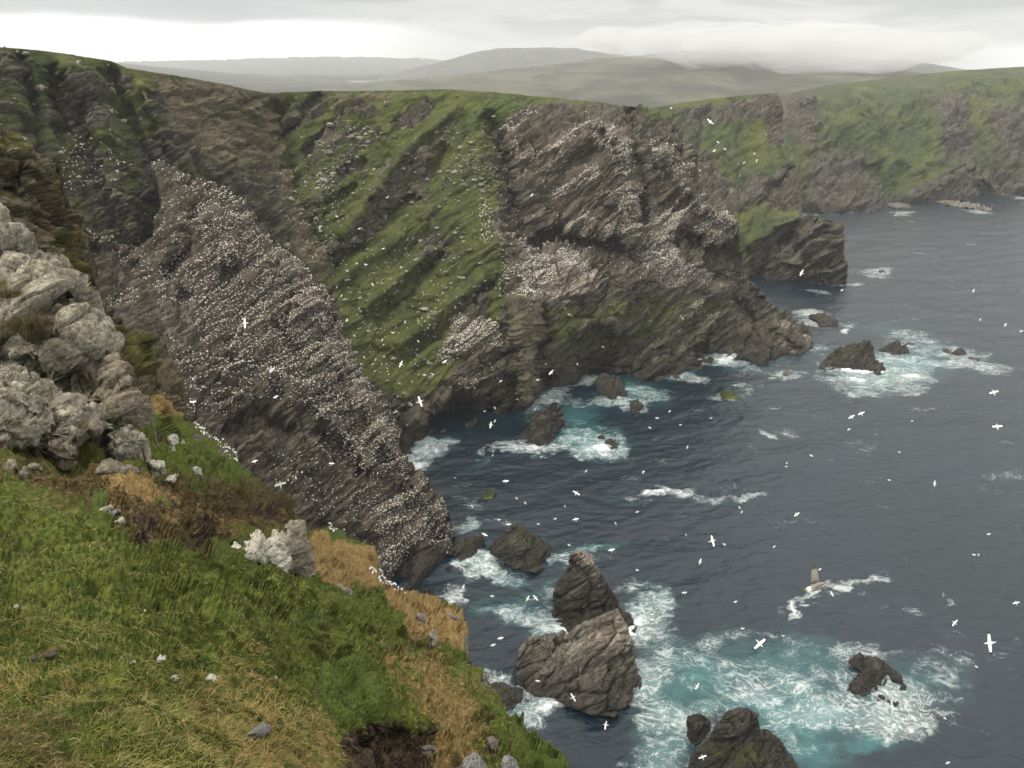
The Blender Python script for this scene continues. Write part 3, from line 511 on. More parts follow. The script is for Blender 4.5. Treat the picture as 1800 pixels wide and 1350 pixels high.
# ------------------------------------------------------------------ moorland hills
def hill_material(name, a, b):
    m, n = material(name); p = n.obj()
    c = n.mix(n.step(n.noise(n.mapping(p, (1, .6, 1)), 0.006, 6, 0.65), 0.38, 0.64), a, b)
    c = n.mix(n.step(n.noise(p, 0.03, 4, .6), 0.55, 0.75, 0, .6), c, (0.035, 0.034, 0.022))
    finish(n, c, 0.95, 0.1); return m
M_moor = hill_material('moor', (0.040, 0.041, 0.032), (0.098, 0.094, 0.062)); M_moor2 = hill_material('moor_far', (0.045, 0.048, 0.042), (0.075, 0.078, 0.06))
def hill(name, poly, ctrl, label, mat=M_moor, amp=6, step=4):
    ctrl = [(x, y, 1.45*Y) for x, y, Y in ctrl]
    r = relief(name, poly, ctrl, step, lambda P, n, A, X, Y: 2*amp*fbm(P/300, 4, seed=71), None, mat, skirt=((200, 20), (1200, 200), (2500, 560)), sknoise=0)
    return tag(r.o, label, 'hill', kind='structure')
hill('hill', [(380, 182), (480, 164), (620, 150), (700, 141), (800, 131), (900, 120), (1000, 111), (1100, 99), (1180, 93), (1250, 89), (1330, 89), (1420, 93), (1500, 103), (1560, 114), (1600, 126), (1640, 138), (1720, 150), (1720, 240), (380, 240)],
     [(380, 190, 1500), (620, 151, 2400), (800, 132, 2500), (1000, 112, 2600), (1250, 90, 2700), (1420, 94, 2600), (1560, 115, 2400), (1720, 150, 2200), (380, 240, 1150), (1000, 240, 1100), (1720, 240, 1000), (1000, 170, 1800), (1300, 150, 1900)], 'broad brown moorland hill with cloud on its summit')
hill('hill', [(640, 150), (680, 132), (760, 113), (850, 90), (900, 85), (950, 83), (1010, 85), (1080, 96), (1180, 112), (1180, 180), (640, 180)], [(640, 150, 4300), (850, 91, 4600), (950, 84, 4700), (1080, 97, 4600), (1180, 112, 4300), (640, 180, 3300), (1180, 180, 3300)], 'blue grey hill with a rounded summit showing behind the moorland', M_moor2, 8)
hill('hill', [(-700, 116), (100, 113), (215, 109), (320, 106), (400, 105), (480, 102), (560, 99), (640, 101), (740, 103), (860, 112), (860, 135), (-700, 135)], [(-700, 116, 7000), (-700, 135, 5600), (100, 113, 7200), (400, 106, 7400), (560, 100, 7500), (740, 104, 7400), (860, 112, 7000), (100, 135, 5600), (860, 135, 5600)], 'palest low hills on the skyline', M_moor2, 8, 3)
hill('hill', [(-700, 92), (100, 104), (215, 111), (260, 117), (350, 124), (450, 131), (560, 138), (640, 146), (700, 152), (700, 182), (-700, 182)], [(-700, 92, 3500), (-700, 182, 1150), (100, 104, 3600), (260, 118, 3700), (450, 132, 3800), (560, 139, 3800), (700, 152, 3400), (100, 182, 1150), (700, 182, 1150)], 'smooth dark slope running down to the sound', M_moor2, 4, 3)
hill('hill', [(1500, 106), (1560, 104), (1620, 108), (1680, 118), (1720, 128), (1720, 180), (1500, 180)], [(1500, 106, 3600), (1620, 109, 3700), (1720, 128, 3600), (1500, 180, 2300), (1720, 180, 2300)], 'faint hill shoulder showing past the moorland slope', M_moor2, 6)
# ------------------------------------------------------------------ the sea
def sea_material():
    m, n = material('sea_water'); p = n.obj()
    rip = n.noise(n.mapping(p, (0.55, 1.0, 1), (0, 0, math.radians(-18))), 0.42, 5, 0.62, 0.3)
    rip2 = n.noise(n.mapping(p, (0.6, 1.0, 1), (0, 0, math.radians(25))), 1.3, 3, 0.6)
    h = n.mul(n.add(n.mul(rip, 1.0), n.mul(rip2, 0.35)), n.attr('near'))
    foam, tq = n.attr('foam'), n.attr('turq')
    wv = n.noise(p, 0.12, 4, 0.6, col=True)
    pw = n.vadd(p, wv, 9.0)
    big = n.noise(n.mapping(n.vadd(p, n.noise(p, 0.05, 3, 0.55, col=True), 20.0), (0.6, 1, 1), (0, 0, math.radians(24))), 0.07, 7, 0.66); fine = n.noise(pw, 0.9, 5, 0.72)
    fl = n.mapping(n.vadd(p, n.noise(p, 0.045, 3, 0.55, col=True), 26.0), (0.45, 1.0, 1.0), (0, 0, math.radians(24)))
    l1 = n.line(n.noise(fl, 0.17, 3, 0.55, 0.5), 0.040); l2 = n.line(n.noise(fl, 0.42, 3, 0.55, 0.7), 0.05); l3 = n.line(n.noise(n.mapping(p, (1, 1, 1), loc=(40, 9, 3)), 0.26, 3, 0.6, 1.0), 0.03)
    lace = n.math('MAXIMUM', l1, n.math('MAXIMUM', n.mul(l2, 0.8), l3))
    lace = n.mul(lace, n.step(fine, 0.30, 0.62, 0.45, 1.0))
    body = n.step(n.add(n.mul(foam, 1.0), n.mul(n.sub(n.add(n.mul(big, 0.72), n.mul(fine, 0.28)), 0.5), 3.0)), 0.78, 1.16)
    lm = n.mul(lace, n.step(n.add(foam, n.mul(n.sub(big, .5), 2.8)), 0.30, 0.78))
    milk = n.mul(n.step(n.add(foam, n.mul(n.sub(big, .5), 2.2)), 0.35, 1.1), 0.20)
    fm = n.math('MAXIMUM', n.math('MAXIMUM', body, milk), n.mul(lm, 0.74), clamp=True)
    dk = n.mix(n.step(n.noise(p, 0.02, 3), .35, .65), (0.0022, 0.0100, 0.0160), (0.0040, 0.0128, 0.0225))
    tqm = n.clampm(n.mul(tq, n.step(n.add(n.mul(big, .6), n.mul(fine, .4)), 0.28, 0.62, 0.35, 1.0)))
    base = n.mix(tqm, dk, (0.058, 0.215, 0.215))
    col = n.mix(fm, base, (0.66, 0.70, 0.70))
    hh = n.add(h, n.mul(fm, 0.5))
    b = n.bump(hh, 0.85, 0.55)
    finish(n, col, n.mix(fm, (0.24, 0.24, 0.24), (0.9, 0.9, 0.9)), n.mix(fm, (0.37, 0.37, 0.37), (0.1, 0.1, 0.1)), b); return m
M_sea = sea_material()
def blob(X, Y, x, y, rx, ry, rot=0.0):
    c, s = math.cos(math.radians(rot)), math.sin(math.radians(rot)); dx, dy = X-x, Y-y
    u, v = (dx*c+dy*s)/rx, (-dx*s+dy*c)/ry; return np.clip(1-(u*u+v*v), 0, 1)
FOAM = [  # x, y, rx, ry, turn, foam, turquoise  (photograph pixels)
    (745, 795, 55, 26, -20, .95, .6), (725, 815, 22, 26, 0, .9, .5), (770, 778, 40, 12, -10, .8, .5), (845, 805, 10, 26, 25, .5, .2), (925, 790, 60, 14, 5, .75, .3), (1040, 778, 75, 34, 5, .85, .9), (1010, 740, 60, 40, -25, .5, .7), (1060, 790, 50, 20, 0, .9, .6),
    (945, 710, 50, 22, -30, .6, .4), (985, 680, 40, 18, -15, .6, .3), (1030, 670, 30, 12, 0, .75, .3), (1120, 690, 60, 26, 10, .65, .7), (1075, 705, 40, 10, 0, .8, .4), (1115, 715, 26, 14, 0, .7, .4), (1200, 650, 46, 18, -20, .85, .6), (1270, 630, 60, 16, 0, .85, .6), (1310, 650, 50, 10, 0, .4, .3), (1225, 665, 20, 10, 0, .5, .2),
    (1285, 693, 32, 16, 0, .75, .15), (1387, 658, 34, 13, 0, .7, .15), (1375, 625, 30, 16, 0, .45, .2), (1440, 615, 30, 16, 0, .4, .2), (1430, 560, 50, 16, 0, .75, .1), (1490, 572, 30, 12, 0, .7, .1), (1420, 552, 30, 8, 10, .8, .05), (1488, 585, 12, 4, 0, 1.2, 0),
    (1540, 660, 110, 32, 2, .9, .7), (1500, 650, 60, 16, 8, 1.1, .3), (1600, 638, 80, 30, 8, .5, .8), (1640, 612, 60, 22, 15, .45, .4), (1690, 630, 70, 22, 12, .85, .3), (1530, 690, 80, 20, 0, .35, .2), (1570, 585, 70, 20, 10, .35, .2), (1750, 650, 40, 14, 25, .4, 0), (1612, 665, 50, 8, 0, .7, .2),
    (1548, 480, 30, 11, 0, 1.0, .05), (1500, 478, 40, 6, 0, .3, 0), (1470, 498, 34, 5, 0, .9, .1), (1500, 500, 16, 4, 0, .5, 0), (1400, 375, 60, 5, 0, .6, 0), (1500, 374, 40, 4, 0, .65, 0), (1580, 376, 30, 5, 0, .7, 0), (1630, 352, 30, 4, 0, .4, 0), (1720, 372, 36, 4, 8, .6, 0), (1790, 348, 26, 3, 0, .6, 0), (1600, 560, 40, 3, -6, .55, 0), (1440, 515, 40, 5, 14, .5, 0),
    (1205, 868, 80, 7, 4, .95, 0), (1300, 876, 68, 6, -2, .95, 0), (1150, 866, 26, 6, -8, .9, 0), (1330, 872, 30, 4, -10, .7, 0), (1285, 857, 30, 3, 4, .7, 0), (1285, 835, 26, 5, -20, .5, 0), (1335, 790, 30, 5, 35, .5, 0), (1370, 745, 40, 6, 30, .45, 0), (1350, 762, 26, 4, 20, .55, 0), (1360, 720, 26, 4, -12, .45, 0), (1620, 719, 32, 3, 2, .75, 0), (1320, 740, 40, 3, 20, .35, 0), (1598, 695, 14, 3, 0, .7, 0), (1230, 690, 50, 4, 20, .3, 0), (1255, 880, 40, 9, 0, .35, .2),
    (1500, 1026, 58, 8, -8, .85, 0), (1540, 1020, 30, 7, -20, .5, 0), (1420, 1050, 30, 8, -32, .8, 0), (1395, 1072, 12, 22, 20, .85, 0), (1672, 1062, 26, 9, 30, .8, 0), (1665, 1050, 16, 5, 30, .4, 0), (1170, 945, 40, 8, -5, .35, .1), (1290, 985, 40, 10, 20, .3, 0), (1720, 1290, 80, 5, 20, .5, 0), (1770, 1305, 50, 5, 20, .35, 0), (1100, 880, 60, 10, 0, .22, .1), (1400, 760, 60, 14, 25, .2, 0),
    (1650, 880, 60, 5, 0, .0, 0),
    # surf round the near stacks
    (830, 985, 40, 22, 10, .8, .6), (880, 1010, 60, 18, 20, .75, .6), (960, 975, 50, 14, 25, .8, .5), (1040, 965, 70, 9, -10, .55, .6), (800, 1052, 20, 17, 20, .98, .2), (830, 990, 30, 30, 0, .7, .4), (815, 925, 40, 14, -15, .6, .5), (930, 1085, 90, 28, 18, .75, .6), (990, 1110, 60, 14, 5, .9, .5), (870, 1075, 50, 14, 15, .55, .4), (955, 1040, 60, 14, -25, .35, .3), (975, 1060, 30, 30, 0, .6, .2),
    (1130, 1075, 55, 55, 20, .9, .5), (1115, 1110, 40, 20, 0, .9, .4), (1150, 1060, 40, 36, 0, .55, .4), (1170, 1140, 60, 40, 30, .35, .4), (1140, 1190, 40, 60, 0, .85, .7), (870, 1200, 30, 26, 0, .75, .3), (930, 1250, 60, 40, -20, .95, .4), (960, 1245, 40, 14, -10, .9, .3), (900, 1270, 40, 30, 0, .5, .3),
    (1180, 1230, 80, 70, 20, .70, .9), (1240, 1190, 90, 50, 15, .55, 1.0), (1180, 1300, 70, 70, 0, .8, .9), (1200, 1285, 30, 46, 0, .98, .4), (1265, 1240, 90, 22, -15, .7, .8), (1330, 1160, 120, 40, 10, .60, .5), (1420, 1160, 110, 50, 15, .62, .6), (1400, 1215, 120, 50, 20, .66, .8), (1390, 1270, 110, 50, 10, .45, 1.1), (1470, 1260, 110, 40, 10, .75, .8), (1510, 1150, 60, 22, 10, .9, .3), (1560, 1222, 64, 42, 20, .72, .5), (1490, 1205, 34, 34, 0, .7, .4), (1600, 1200, 70, 50, 20, .55, .4), (1660, 1200, 60, 60, 30, .36, .25), (1590, 1290, 60, 26, -10, .6, .2), (1560, 1265, 60, 26, 10, .75, .4), (1350, 1240, 50, 24, 20, .6, .9), (1420, 1330, 80, 40, 10, .6, 1.0), (1150, 1360, 60, 50, 0, .6, .6), (1280, 1120, 60, 16, -14, .5, .2), (1330, 1110, 50, 10, -10, .5, 0), (1225, 1140, 50, 12, -20, .45, .2), (1230, 1120, 70, 14, -15, .3, .1), (1520, 1310, 60, 20, 0, .3, .9), (1700, 1180, 40, 30, 30, .22, .1), (1250, 1300, 36, 26, 0, .95, .4), (1370, 1290, 30, 40, -30, .9, .6),
]
def build_sea():
    px = np.concatenate([[-900, -500, -150, 150, 350, 520], np.arange(600, 1960, 2.4*STEP_K), [2050, 2200, 2500, 3000]])
    py = np.concatenate([[124, 127, 131, 136, 139, 143, 148, 155, 164, 176, 192, 212, 236, 262, 288, 310, 326], np.arange(336, 1460, 2.0*STEP_K), [1520, 1700, 2000]])
    X, Y = np.meshgrid(px, py); D = ray(X, Y); P = CAM+D*(-CAMZ/D[..., 2])[..., None]
    sh = X.shape; Q = P.reshape(-1, 3)
    d = np.hypot(Q[:, 0], Q[:, 1]); fade = np.clip((1500-d)/900, 0, 1)
    rot = np.stack([Q[:, 0]*.93+Q[:, 1]*.36, (-Q[:, 0]*.36+Q[:, 1]*.93), 0*d], -1)
    z = 0.55*fbm(rot/np.array([26, 13, 1]), 3, seed=3)+0.35*ridged(rot/np.array([9, 4.5, 1]), 3, seed=9)*1.0
    f = np.zeros(sh); t = np.zeros(sh)
    g = np.stack([(X/46).ravel(), (Y/26).ravel(), 0*X.ravel()], -1)
    X = X+(34*fbm(g, 4, 0.6, seed=21)).reshape(sh)*np.clip((Y-300)/600, .12, 1); Y = Y+(17*fbm(g+50, 4, 0.6, seed=22)).reshape(sh)*np.clip((Y-300)/600, .12, 1)
    for x, y, rx, ry, ro, a, b in FOAM:
        if x > 1150 and y > 1080: a *= .74; b *= .8
        k = blob(X, Y, x, y, rx*1.3, ry*1.3, ro); k = k*(0.6+0.4*k)
        f = np.maximum(f, a*np.sqrt(k))if a > 1 else 1-(1-f)*(1-a*k); t = 1-(1-t)*(1-min(b*.74, .92)*k*k)
    # white edges where the land meets the water, read from how near the shore is
    z = z*fade+np.clip(f.ravel()-.45, 0, 1)*(0.8*fbm(Q/2.2, 3, seed=12)+0.5)
    Q = Q.copy(); Q[:, 2] = z
    idx = np.arange(Q.shape[0]).reshape(sh)
    q = np.stack([idx[:-1, :-1], idx[1:, :-1], idx[1:, 1:], idx[:-1, 1:]], -1).reshape(-1, 4)
    o = mesh_obj('sea', Q, q, M_sea, dict(foam=f.ravel(), turq=t.ravel(), near=np.clip((1800-d)/1300, 0, 1)))
    return tag(o, 'dark blue grey sea with white surf and turquoise wash round the rocks', 'sea', kind='structure')
sea = build_sea()
# ------------------------------------------------------------------ stacks and skerries in the sea
M_stack = cliff_material('wet_stack_rock', dark=(0.012, 0.0115, 0.0105), light=(0.12, 0.11, 0.092), warm=(0.046, 0.040, 0.031), g1=(0.020, 0.026, 0.008), g2=(0.055, 0.062, 0.018), scale=1.3)
M_pale = cliff_material('pale_stack_rock', dark=(0.048, 0.043, 0.035), light=(0.30, 0.275, 0.23), warm=(0.165, 0.148, 0.118), g1=(0.022, 0.028, 0.009), g2=(0.06, 0.066, 0.02), scale=1.1)
def stack(name, label, poly, ctrl, cat='rock', size=0.35, grass=0.25, paint=(), mat=None, seed=0, step=1.5, skirt=None, wet=(0.6, 3.6), group=None, amp=1.0, bed=None, strokes=()):
    """CTRL: x, y of a point of the rock and the height in the picture of the water straight below it"""
    cc = [(x, y, seaY(b)) for x, y, b in ctrl]
    base = painter(dict(grass=grass, tan=0.0, scree=0.0, pink=0.0, white=0.0), list(paint))
    def at_(X, Y, P, n):
        A = base(X, Y, P, n); A['wet'] = wet_of(P, *wet); up = np.clip(n[..., 2]*1.6-.5, 0, 1); A['grass'] = A['grass']*(0.3+0.9*up); return A
    h = max(p[1] for p in poly)-min(p[1] for p in poly); Y0 = cc[0][2]; m = h*Y0/F
    sk = skirt or ((0.12*m, 0.05*m), (0.3*m, 0.35*m), (0.5*m, 0.9*m), (0.6*m, 1.8*m))
    r = relief(name, poly, cc, step*STEP_K, lambda P, n, A, X, Y: rock_relief(P, amp*.22, size, seed, bed)+blocks(P, m, seed, 1.0), at_, mat or M_stack, skirt=sk, smooth=False, origin='base', strokes=strokes)
    o = r.o; o.location.z = 0; o.data.transform(__import__('mathutils').Matrix.Translation((0, 0, float(0 if False else r.P[:, 2].min()))))
    return tag(o, label, cat, group)
SL = 'rocks breaking the surf'
stack('sea_stack', 'tall pointed stack with a pinkish guano cap standing behind the pale slab', [(1003, 975), (1018, 971), (1032, 973), (1050, 1000), (1062, 1030), (1085, 1052), (1092, 1070), (1108, 1082), (1120, 1104), (1112, 1120), (1090, 1122), (1060, 1118), (1000, 1112), (975, 1092), (968, 1050), (976, 1030), (992, 1008)],
      [(1020, 973, 1072), (1050, 1002, 1075), (1000, 985, 1072), (980, 1030, 1070), (968, 1055, 1072), (1062, 1032, 1075), (1015, 1040, 1088), (1040, 1060, 1092), (1085, 1055, 1085), (1000, 1080, 1096), (975, 1090, 1090), (1000, 1110, 1112), (1060, 1112, 1118), (1112, 1115, 1116), (1105, 1085, 1100), (1045, 1025, 1085)], grass=0.4, seed=101, size=0.42, wet=(1.5, 9),  # dark low band raised well up the stack, paler only towards its top
      paint=[('pink', 0.9, [(1000, 970), (1035, 968), (1055, 1005), (1045, 1010), (1020, 995), (1000, 1000)], 4), ('white', 0.5, [(1005, 972), (1035, 970), (1055, 1005), (1030, 992)], 3)])
stack('sea_stack', 'large slanting slab of pale layered rock streaked with guano nearest the grass edge', [(1085, 1074), (1098, 1095), (1112, 1138), (1118, 1180), (1128, 1205), (1112, 1232), (1078, 1260), (1040, 1256), (1000, 1242), (950, 1226), (915, 1210), (905, 1180), (912, 1142), (930, 1125), (958, 1122), (975, 1121), (985, 1129), (1012, 1104), (1050, 1090)],
      [(1085, 1075, 1170), (1050, 1091, 1165), (1012, 1105, 1165), (985, 1130, 1168), (975, 1122, 1170), (930, 1126, 1172), (912, 1143, 1180), (905, 1180, 1195), (915, 1208, 1210), (960, 1160, 1190), (1000, 1140, 1182), (1040, 1140, 1188), (1085, 1110, 1185), (1110, 1140, 1195), (1118, 1180, 1204), (1126, 1206, 1210), (1070, 1165, 1205), (1030, 1180, 1208), (1085, 1190, 1222), (1040, 1215, 1238), (1078, 1256, 1260), (1040, 1252, 1256), (1000, 1238, 1242), (950, 1222, 1226), (990, 1195, 1222), (1108, 1230, 1234)],
      mat=M_pale, grass=0.12, seed=102, size=0.38, wet=(2.0, 8.5), paint=[('grass', 0.45, [(905, 1120), (985, 1120), (1000, 1135), (940, 1180), (905, 1180)], 6), ('pink', 0.8, [(1050, 1090), (1095, 1080), (1100, 1130), (1070, 1150), (1020, 1140)], 8), ('white', 0.5, [(1060, 1090), (1095, 1085), (1090, 1130), (1050, 1140), (1000, 1130)], 6), ('wet', 0, [], 1)][:3], strokes=[([(988, 1132), (940, 1190), (925, 1205)], 5, 1.6), ([(1012, 1110), (960, 1180)], 5, -.8), ([(1085, 1150), (1060, 1200)], 8, 1.0)])  # dark low band raised to cover the slab's lower half
stack('sea_rock', 'low dark block in the swell just below the large pale slab', [(862, 1206), (885, 1202), (905, 1210), (920, 1214), (916, 1240), (886, 1254), (862, 1238)], [(862, 1207, 1216), (885, 1203, 1214), (918, 1215, 1222), (890, 1225, 1240), (862, 1237, 1238), (886, 1252, 1253), (916, 1239, 1241)], seed=103, grass=0.4, size=.25)
stack('sea_rock', 'broad blocky green topped rock between the gannet cliff and the pointed stack', [(885, 930), (900, 923), (921, 926), (945, 944), (962, 950), (968, 965), (970, 988), (942, 1010), (900, 1000), (870, 980), (854, 967), (880, 940)], [(900, 924, 968), (885, 931, 966), (880, 942, 966), (855, 967, 970), (921, 927, 965), (945, 945, 968), (966, 964, 978), (968, 988, 990), (942, 1008, 1010), (900, 998, 1000), (870, 978, 980), (900, 955, 982), (925, 960, 988)], seed=104, grass=0.42, size=.36)
stack('sea_rock', 'narrow dark ledge touching the foot of the gannet cliff', [(798, 955), (812, 946), (830, 939), (852, 942), (846, 966), (818, 990), (796, 985)], [(800, 955, 968), (830, 940, 960), (850, 943, 958), (845, 965, 967), (816, 988, 989), (797, 984, 984), (820, 962, 976)], seed=105, grass=0.1, size=.25)
stack('sea_stack', 'big dark crag rising from white surf at the bottom edge of the picture', [(1262, 1277), (1280, 1255), (1296, 1249), (1312, 1250), (1330, 1260), (1335, 1288), (1352, 1292), (1368, 1301), (1388, 1330), (1402, 1362), (1400, 1420), (1212, 1420), (1208, 1362), (1214, 1332), (1244, 1302)], [(1296, 1250, 1345), (1280, 1256, 1342), (1330, 1261, 1340), (1262, 1278, 1340), (1244, 1303, 1342), (1335, 1290, 1345), (1368, 1302, 1345), (1388, 1331, 1350), (1400, 1362, 1368), (1300, 1310, 1362), (1300, 1285, 1355), (1260, 1330, 1370), (1214, 1333, 1352), (1208, 1362, 1366), (1212, 1420, 1420), (1400, 1420, 1420), (1340, 1340, 1380)], seed=106, grass=0.5, size=.42, wet=(1.0, 6))
stack('sea_rock', 'small round topped rock with a wave washing over it beside the big dark crag', [(1208, 1262), (1230, 1255), (1246, 1266), (1250, 1280), (1243, 1292), (1232, 1306), (1218, 1313), (1202, 1305), (1206, 1285)], [(1230, 1256, 1284), (1209, 1263, 1284), (1248, 1278, 1290), (1225, 1280, 1302), (1206, 1285, 1294), (1203, 1305, 1306), (1218, 1312, 1313), (1240, 1292, 1297)], seed=107, grass=0.3, size=.25)
stack('sea_rock', 'jagged flat slab split into tongues in the middle of the turquoise wash', [(1491, 1163), (1506, 1152), (1522, 1147), (1556, 1165), (1578, 1186), (1596, 1216), (1562, 1206), (1537, 1201), (1552, 1226), (1580, 1243), (1568, 1248), (1540, 1233), (1520, 1207), (1528, 1229), (1510, 1223), (1489, 1213), (1506, 1196), (1515, 1184), (1503, 1172)], [(1522, 1148, 1170), (1492, 1163, 1173), (1556, 1166, 1180), (1578, 1187, 1195), (1594, 1215, 1216), (1560, 1205, 1208), (1535, 1180, 1198), (1515, 1186, 1194), (1537, 1202, 1206), (1552, 1226, 1228), (1578, 1244, 1244), (1540, 1232, 1233), (1527, 1228, 1229), (1490, 1213, 1213), (1510, 1205, 1212)], seed=108, grass=0.1, size=.28)
stack('sea_rock', 'leaning dark slab with one steep side standing off the foot of the headland', [(968, 706), (980, 703), (988, 712), (991, 740), (976, 766), (958, 786), (930, 793), (902, 782), (894, 773), (920, 750), (945, 724)], [(980, 704, 752), (988, 713, 752), (968, 707, 752), (945, 725, 755), (920, 751, 765), (896, 773, 774), (930, 791, 793), (957, 785, 786), (976, 765, 768), (990, 740, 756), (955, 750, 775)], seed=109, grass=0.3, size=.5)
stack('sea_rock', 'tiny rock lost in a boil of foam right of the leaning slab', [(1050, 766), (1060, 764), (1066, 771), (1060, 776), (1051, 774)], [(1058, 765, 770), (1051, 767, 771), (1065, 771, 773), (1058, 775, 775)], seed=110, size=.2, grass=0)
stack('sea_rock', 'wedge shaped small rock at the far side of the foam boil', [(1064, 774), (1074, 771), (1088, 780), (1088, 789), (1072, 790), (1064, 784)], [(1074, 772, 780), (1087, 780, 784), (1065, 776, 781), (1076, 788, 789), (1065, 784, 785)], seed=111, size=.2, grass=0)
stack('sea_rock', 'dark block in the surf below the boulder beach', [(1047, 668), (1060, 655), (1090, 664), (1103, 696), (1090, 704), (1074, 704), (1056, 694), (1048, 684)], [(1060, 656, 676), (1048, 668, 678), (1090, 665, 680), (1102, 695, 696), (1075, 702, 703), (1056, 692, 693), (1075, 680, 694)], seed=112, size=.36, grass=.2)
stack('sea_rock', 'small upright rock with surf on one side below the boulder beach', [(1107, 706), (1116, 700), (1126, 704), (1132, 720), (1122, 730), (1108, 728)], [(1116, 701, 712), (1108, 707, 715), (1130, 719, 721), (1120, 729, 729), (1117, 714, 724)], seed=113, size=.25, grass=.05)
stack('sea_stack', 'long grey stack tilted like a ship with white water bursting at its foot', [(1440, 641), (1452, 628), (1470, 612), (1500, 602), (1526, 599), (1536, 612), (1537, 634), (1555, 643), (1566, 656), (1540, 660), (1512, 654), (1480, 650), (1446, 652)], [(1526, 600, 638), (1500, 603, 636), (1470, 613, 636), (1452, 629, 640), (1441, 641, 646), (1446, 651, 652), (1480, 649, 650), (1512, 653, 654), (1540, 659, 660), (1565, 656, 656), (1537, 634, 646), (1500, 628, 646), (1536, 613, 638)], seed=114, size=.5, grass=.35)
stack('sea_rock', 'cluster of low dark blocks in foam behind the ship shaped stack', [(1544, 612), (1556, 606), (1568, 604), (1578, 597), (1583, 604), (1592, 608), (1600, 624), (1586, 622), (1570, 626), (1562, 620), (1548, 618)], [(1578, 598, 612), (1556, 607, 614), (1545, 612, 616), (1598, 622, 623), (1570, 624, 625), (1550, 618, 619), (1575, 614, 620)], seed=115, size=.3, grass=.1)
stack('sea_rock', 'reddish lump barely clear of the foam beside the low dark blocks', [(1592, 604), (1598, 601), (1608, 604), (1606, 608), (1594, 608)], [(1598, 602, 605), (1593, 605, 607), (1607, 605, 607), (1600, 608, 608)], seed=116, size=.2, grass=0)
stack('sea_rock', 'reddish pointed skerry farthest out in the white surf', [(1668, 622), (1676, 618), (1684, 611), (1694, 613), (1702, 624), (1694, 628), (1680, 626)], [(1686, 612, 621), (1669, 622, 623), (1701, 623, 624), (1690, 626, 627), (1678, 625, 626)], seed=117, size=.3, grass=0)
stack('sea_rock', 'small low hump at the near end of the reddish skerry', [(1655, 615), (1662, 612), (1672, 616), (1676, 621), (1666, 622), (1656, 619)], [(1662, 613, 617), (1656, 617, 618), (1675, 620, 621), (1666, 621, 622)], seed=118, size=.2, grass=0)
stack('sea_rock', 'flat tail of rock at the far end of the reddish skerry', [(1700, 628), (1708, 627), (1720, 631), (1724, 636), (1712, 636), (1701, 633)], [(1708, 628, 631), (1701, 631, 632), (1722, 635, 636), (1710, 635, 636)], seed=119, size=.2, grass=0)
stack('sea_rock', 'square dark rock ringed with foam off the tip of the headland', [(1420, 554), (1432, 551), (1448, 551), (1466, 554), (1474, 562), (1473, 574), (1458, 578), (1442, 575), (1434, 564), (1421, 560)], [(1432, 552, 562), (1448, 552, 562), (1466, 555, 564), (1473, 563, 570), (1472, 574, 575), (1455, 577, 578), (1436, 566, 569), (1422, 559, 560), (1450, 564, 572)], seed=120, size=.5, grass=.15)
stack('sea_rock', 'lone low skerry in a ring of foam far out beyond the prow', [(1542, 477), (1550, 474), (1558, 477), (1559, 482), (1548, 482)], [(1550, 475, 479), (1543, 478, 480), (1558, 480, 481), (1550, 482, 482)], seed=121, size=.3, grass=0)
stack('sea_rock', 'rounded tan and green rock awash in the calmer water of the bay', [(1266, 689), (1276, 684), (1290, 687), (1299, 697), (1296, 703), (1280, 704), (1268, 698)], [(1278, 685, 694), (1267, 690, 696), (1298, 697, 700), (1282, 703, 704), (1282, 694, 700)], seed=122, size=.3, grass=.75, mat=M_pale, wet=(-2, 1))
stack('sea_rock', 'little tan rock with foam round it near the tip of the headland', [(1374, 656), (1384, 651), (1394, 654), (1395, 660), (1382, 661)], [(1384, 652, 657), (1375, 657, 658), (1394, 658, 659), (1384, 661, 661)], seed=123, size=.25, grass=0, mat=M_pale, wet=(-2, 1))
stack('sea_rock', 'dark cleft block wedged against the headland near its tip', [(1298, 627), (1314, 602), (1338, 594), (1354, 618), (1350, 636), (1340, 648), (1322, 636)], [(1314, 603, 624), (1338, 595, 624), (1353, 619, 630), (1340, 646, 647), (1322, 635, 637), (1299, 627, 629), (1328, 618, 634)], seed=124, size=.5, grass=.05)
stack('sea_rock', 'smooth grey buttress of rock at the very tip of the headland', [(1346, 580), (1362, 562), (1384, 565), (1404, 576), (1420, 590), (1428, 610), (1410, 622), (1386, 626), (1368, 612), (1350, 600)], [(1362, 563, 598), (1384, 566, 598), (1404, 577, 602), (1420, 591, 606), (1426, 610, 612), (1410, 621, 622), (1386, 625, 626), (1368, 611, 618), (1348, 590, 606), (1385, 595, 614)], seed=125, size=.6, grass=.05, mat=M_pale, wet=(0, 2.5))
stack('sea_rock', 'mossy green rock just under the surface between the cliffs', [(848, 872), (858, 862), (870, 858), (873, 866), (864, 878), (850, 880)], [(868, 859, 866), (858, 863, 868), (872, 866, 870), (850, 874, 876), (860, 878, 879), (851, 880, 880)], seed=126, size=.2, grass=1.6, wet=(-4, -3))
stack('sea_rock', 'black tongue of rock at the waterline where the gannet cliff meets the cove', [(700, 792), (712, 786), (724, 794), (727, 802), (716, 804), (702, 800)], [(712, 787, 796), (702, 794, 798), (726, 801, 802), (714, 803, 804)], seed=127, size=.25, grass=0)
stack('sea_rock', 'little orange brown boulder in the surf of the cove', [(751, 786), (757, 783), (762, 786), (761, 790), (753, 790)], [(757, 784, 788), (752, 787, 789), (761, 788, 789), (757, 790, 790)], seed=128, size=.18, grass=0, mat=M_pale, wet=(-3, -2), paint=[('pink', 1.0, [(740, 770), (770, 770), (770, 800), (740, 800)], 3)])
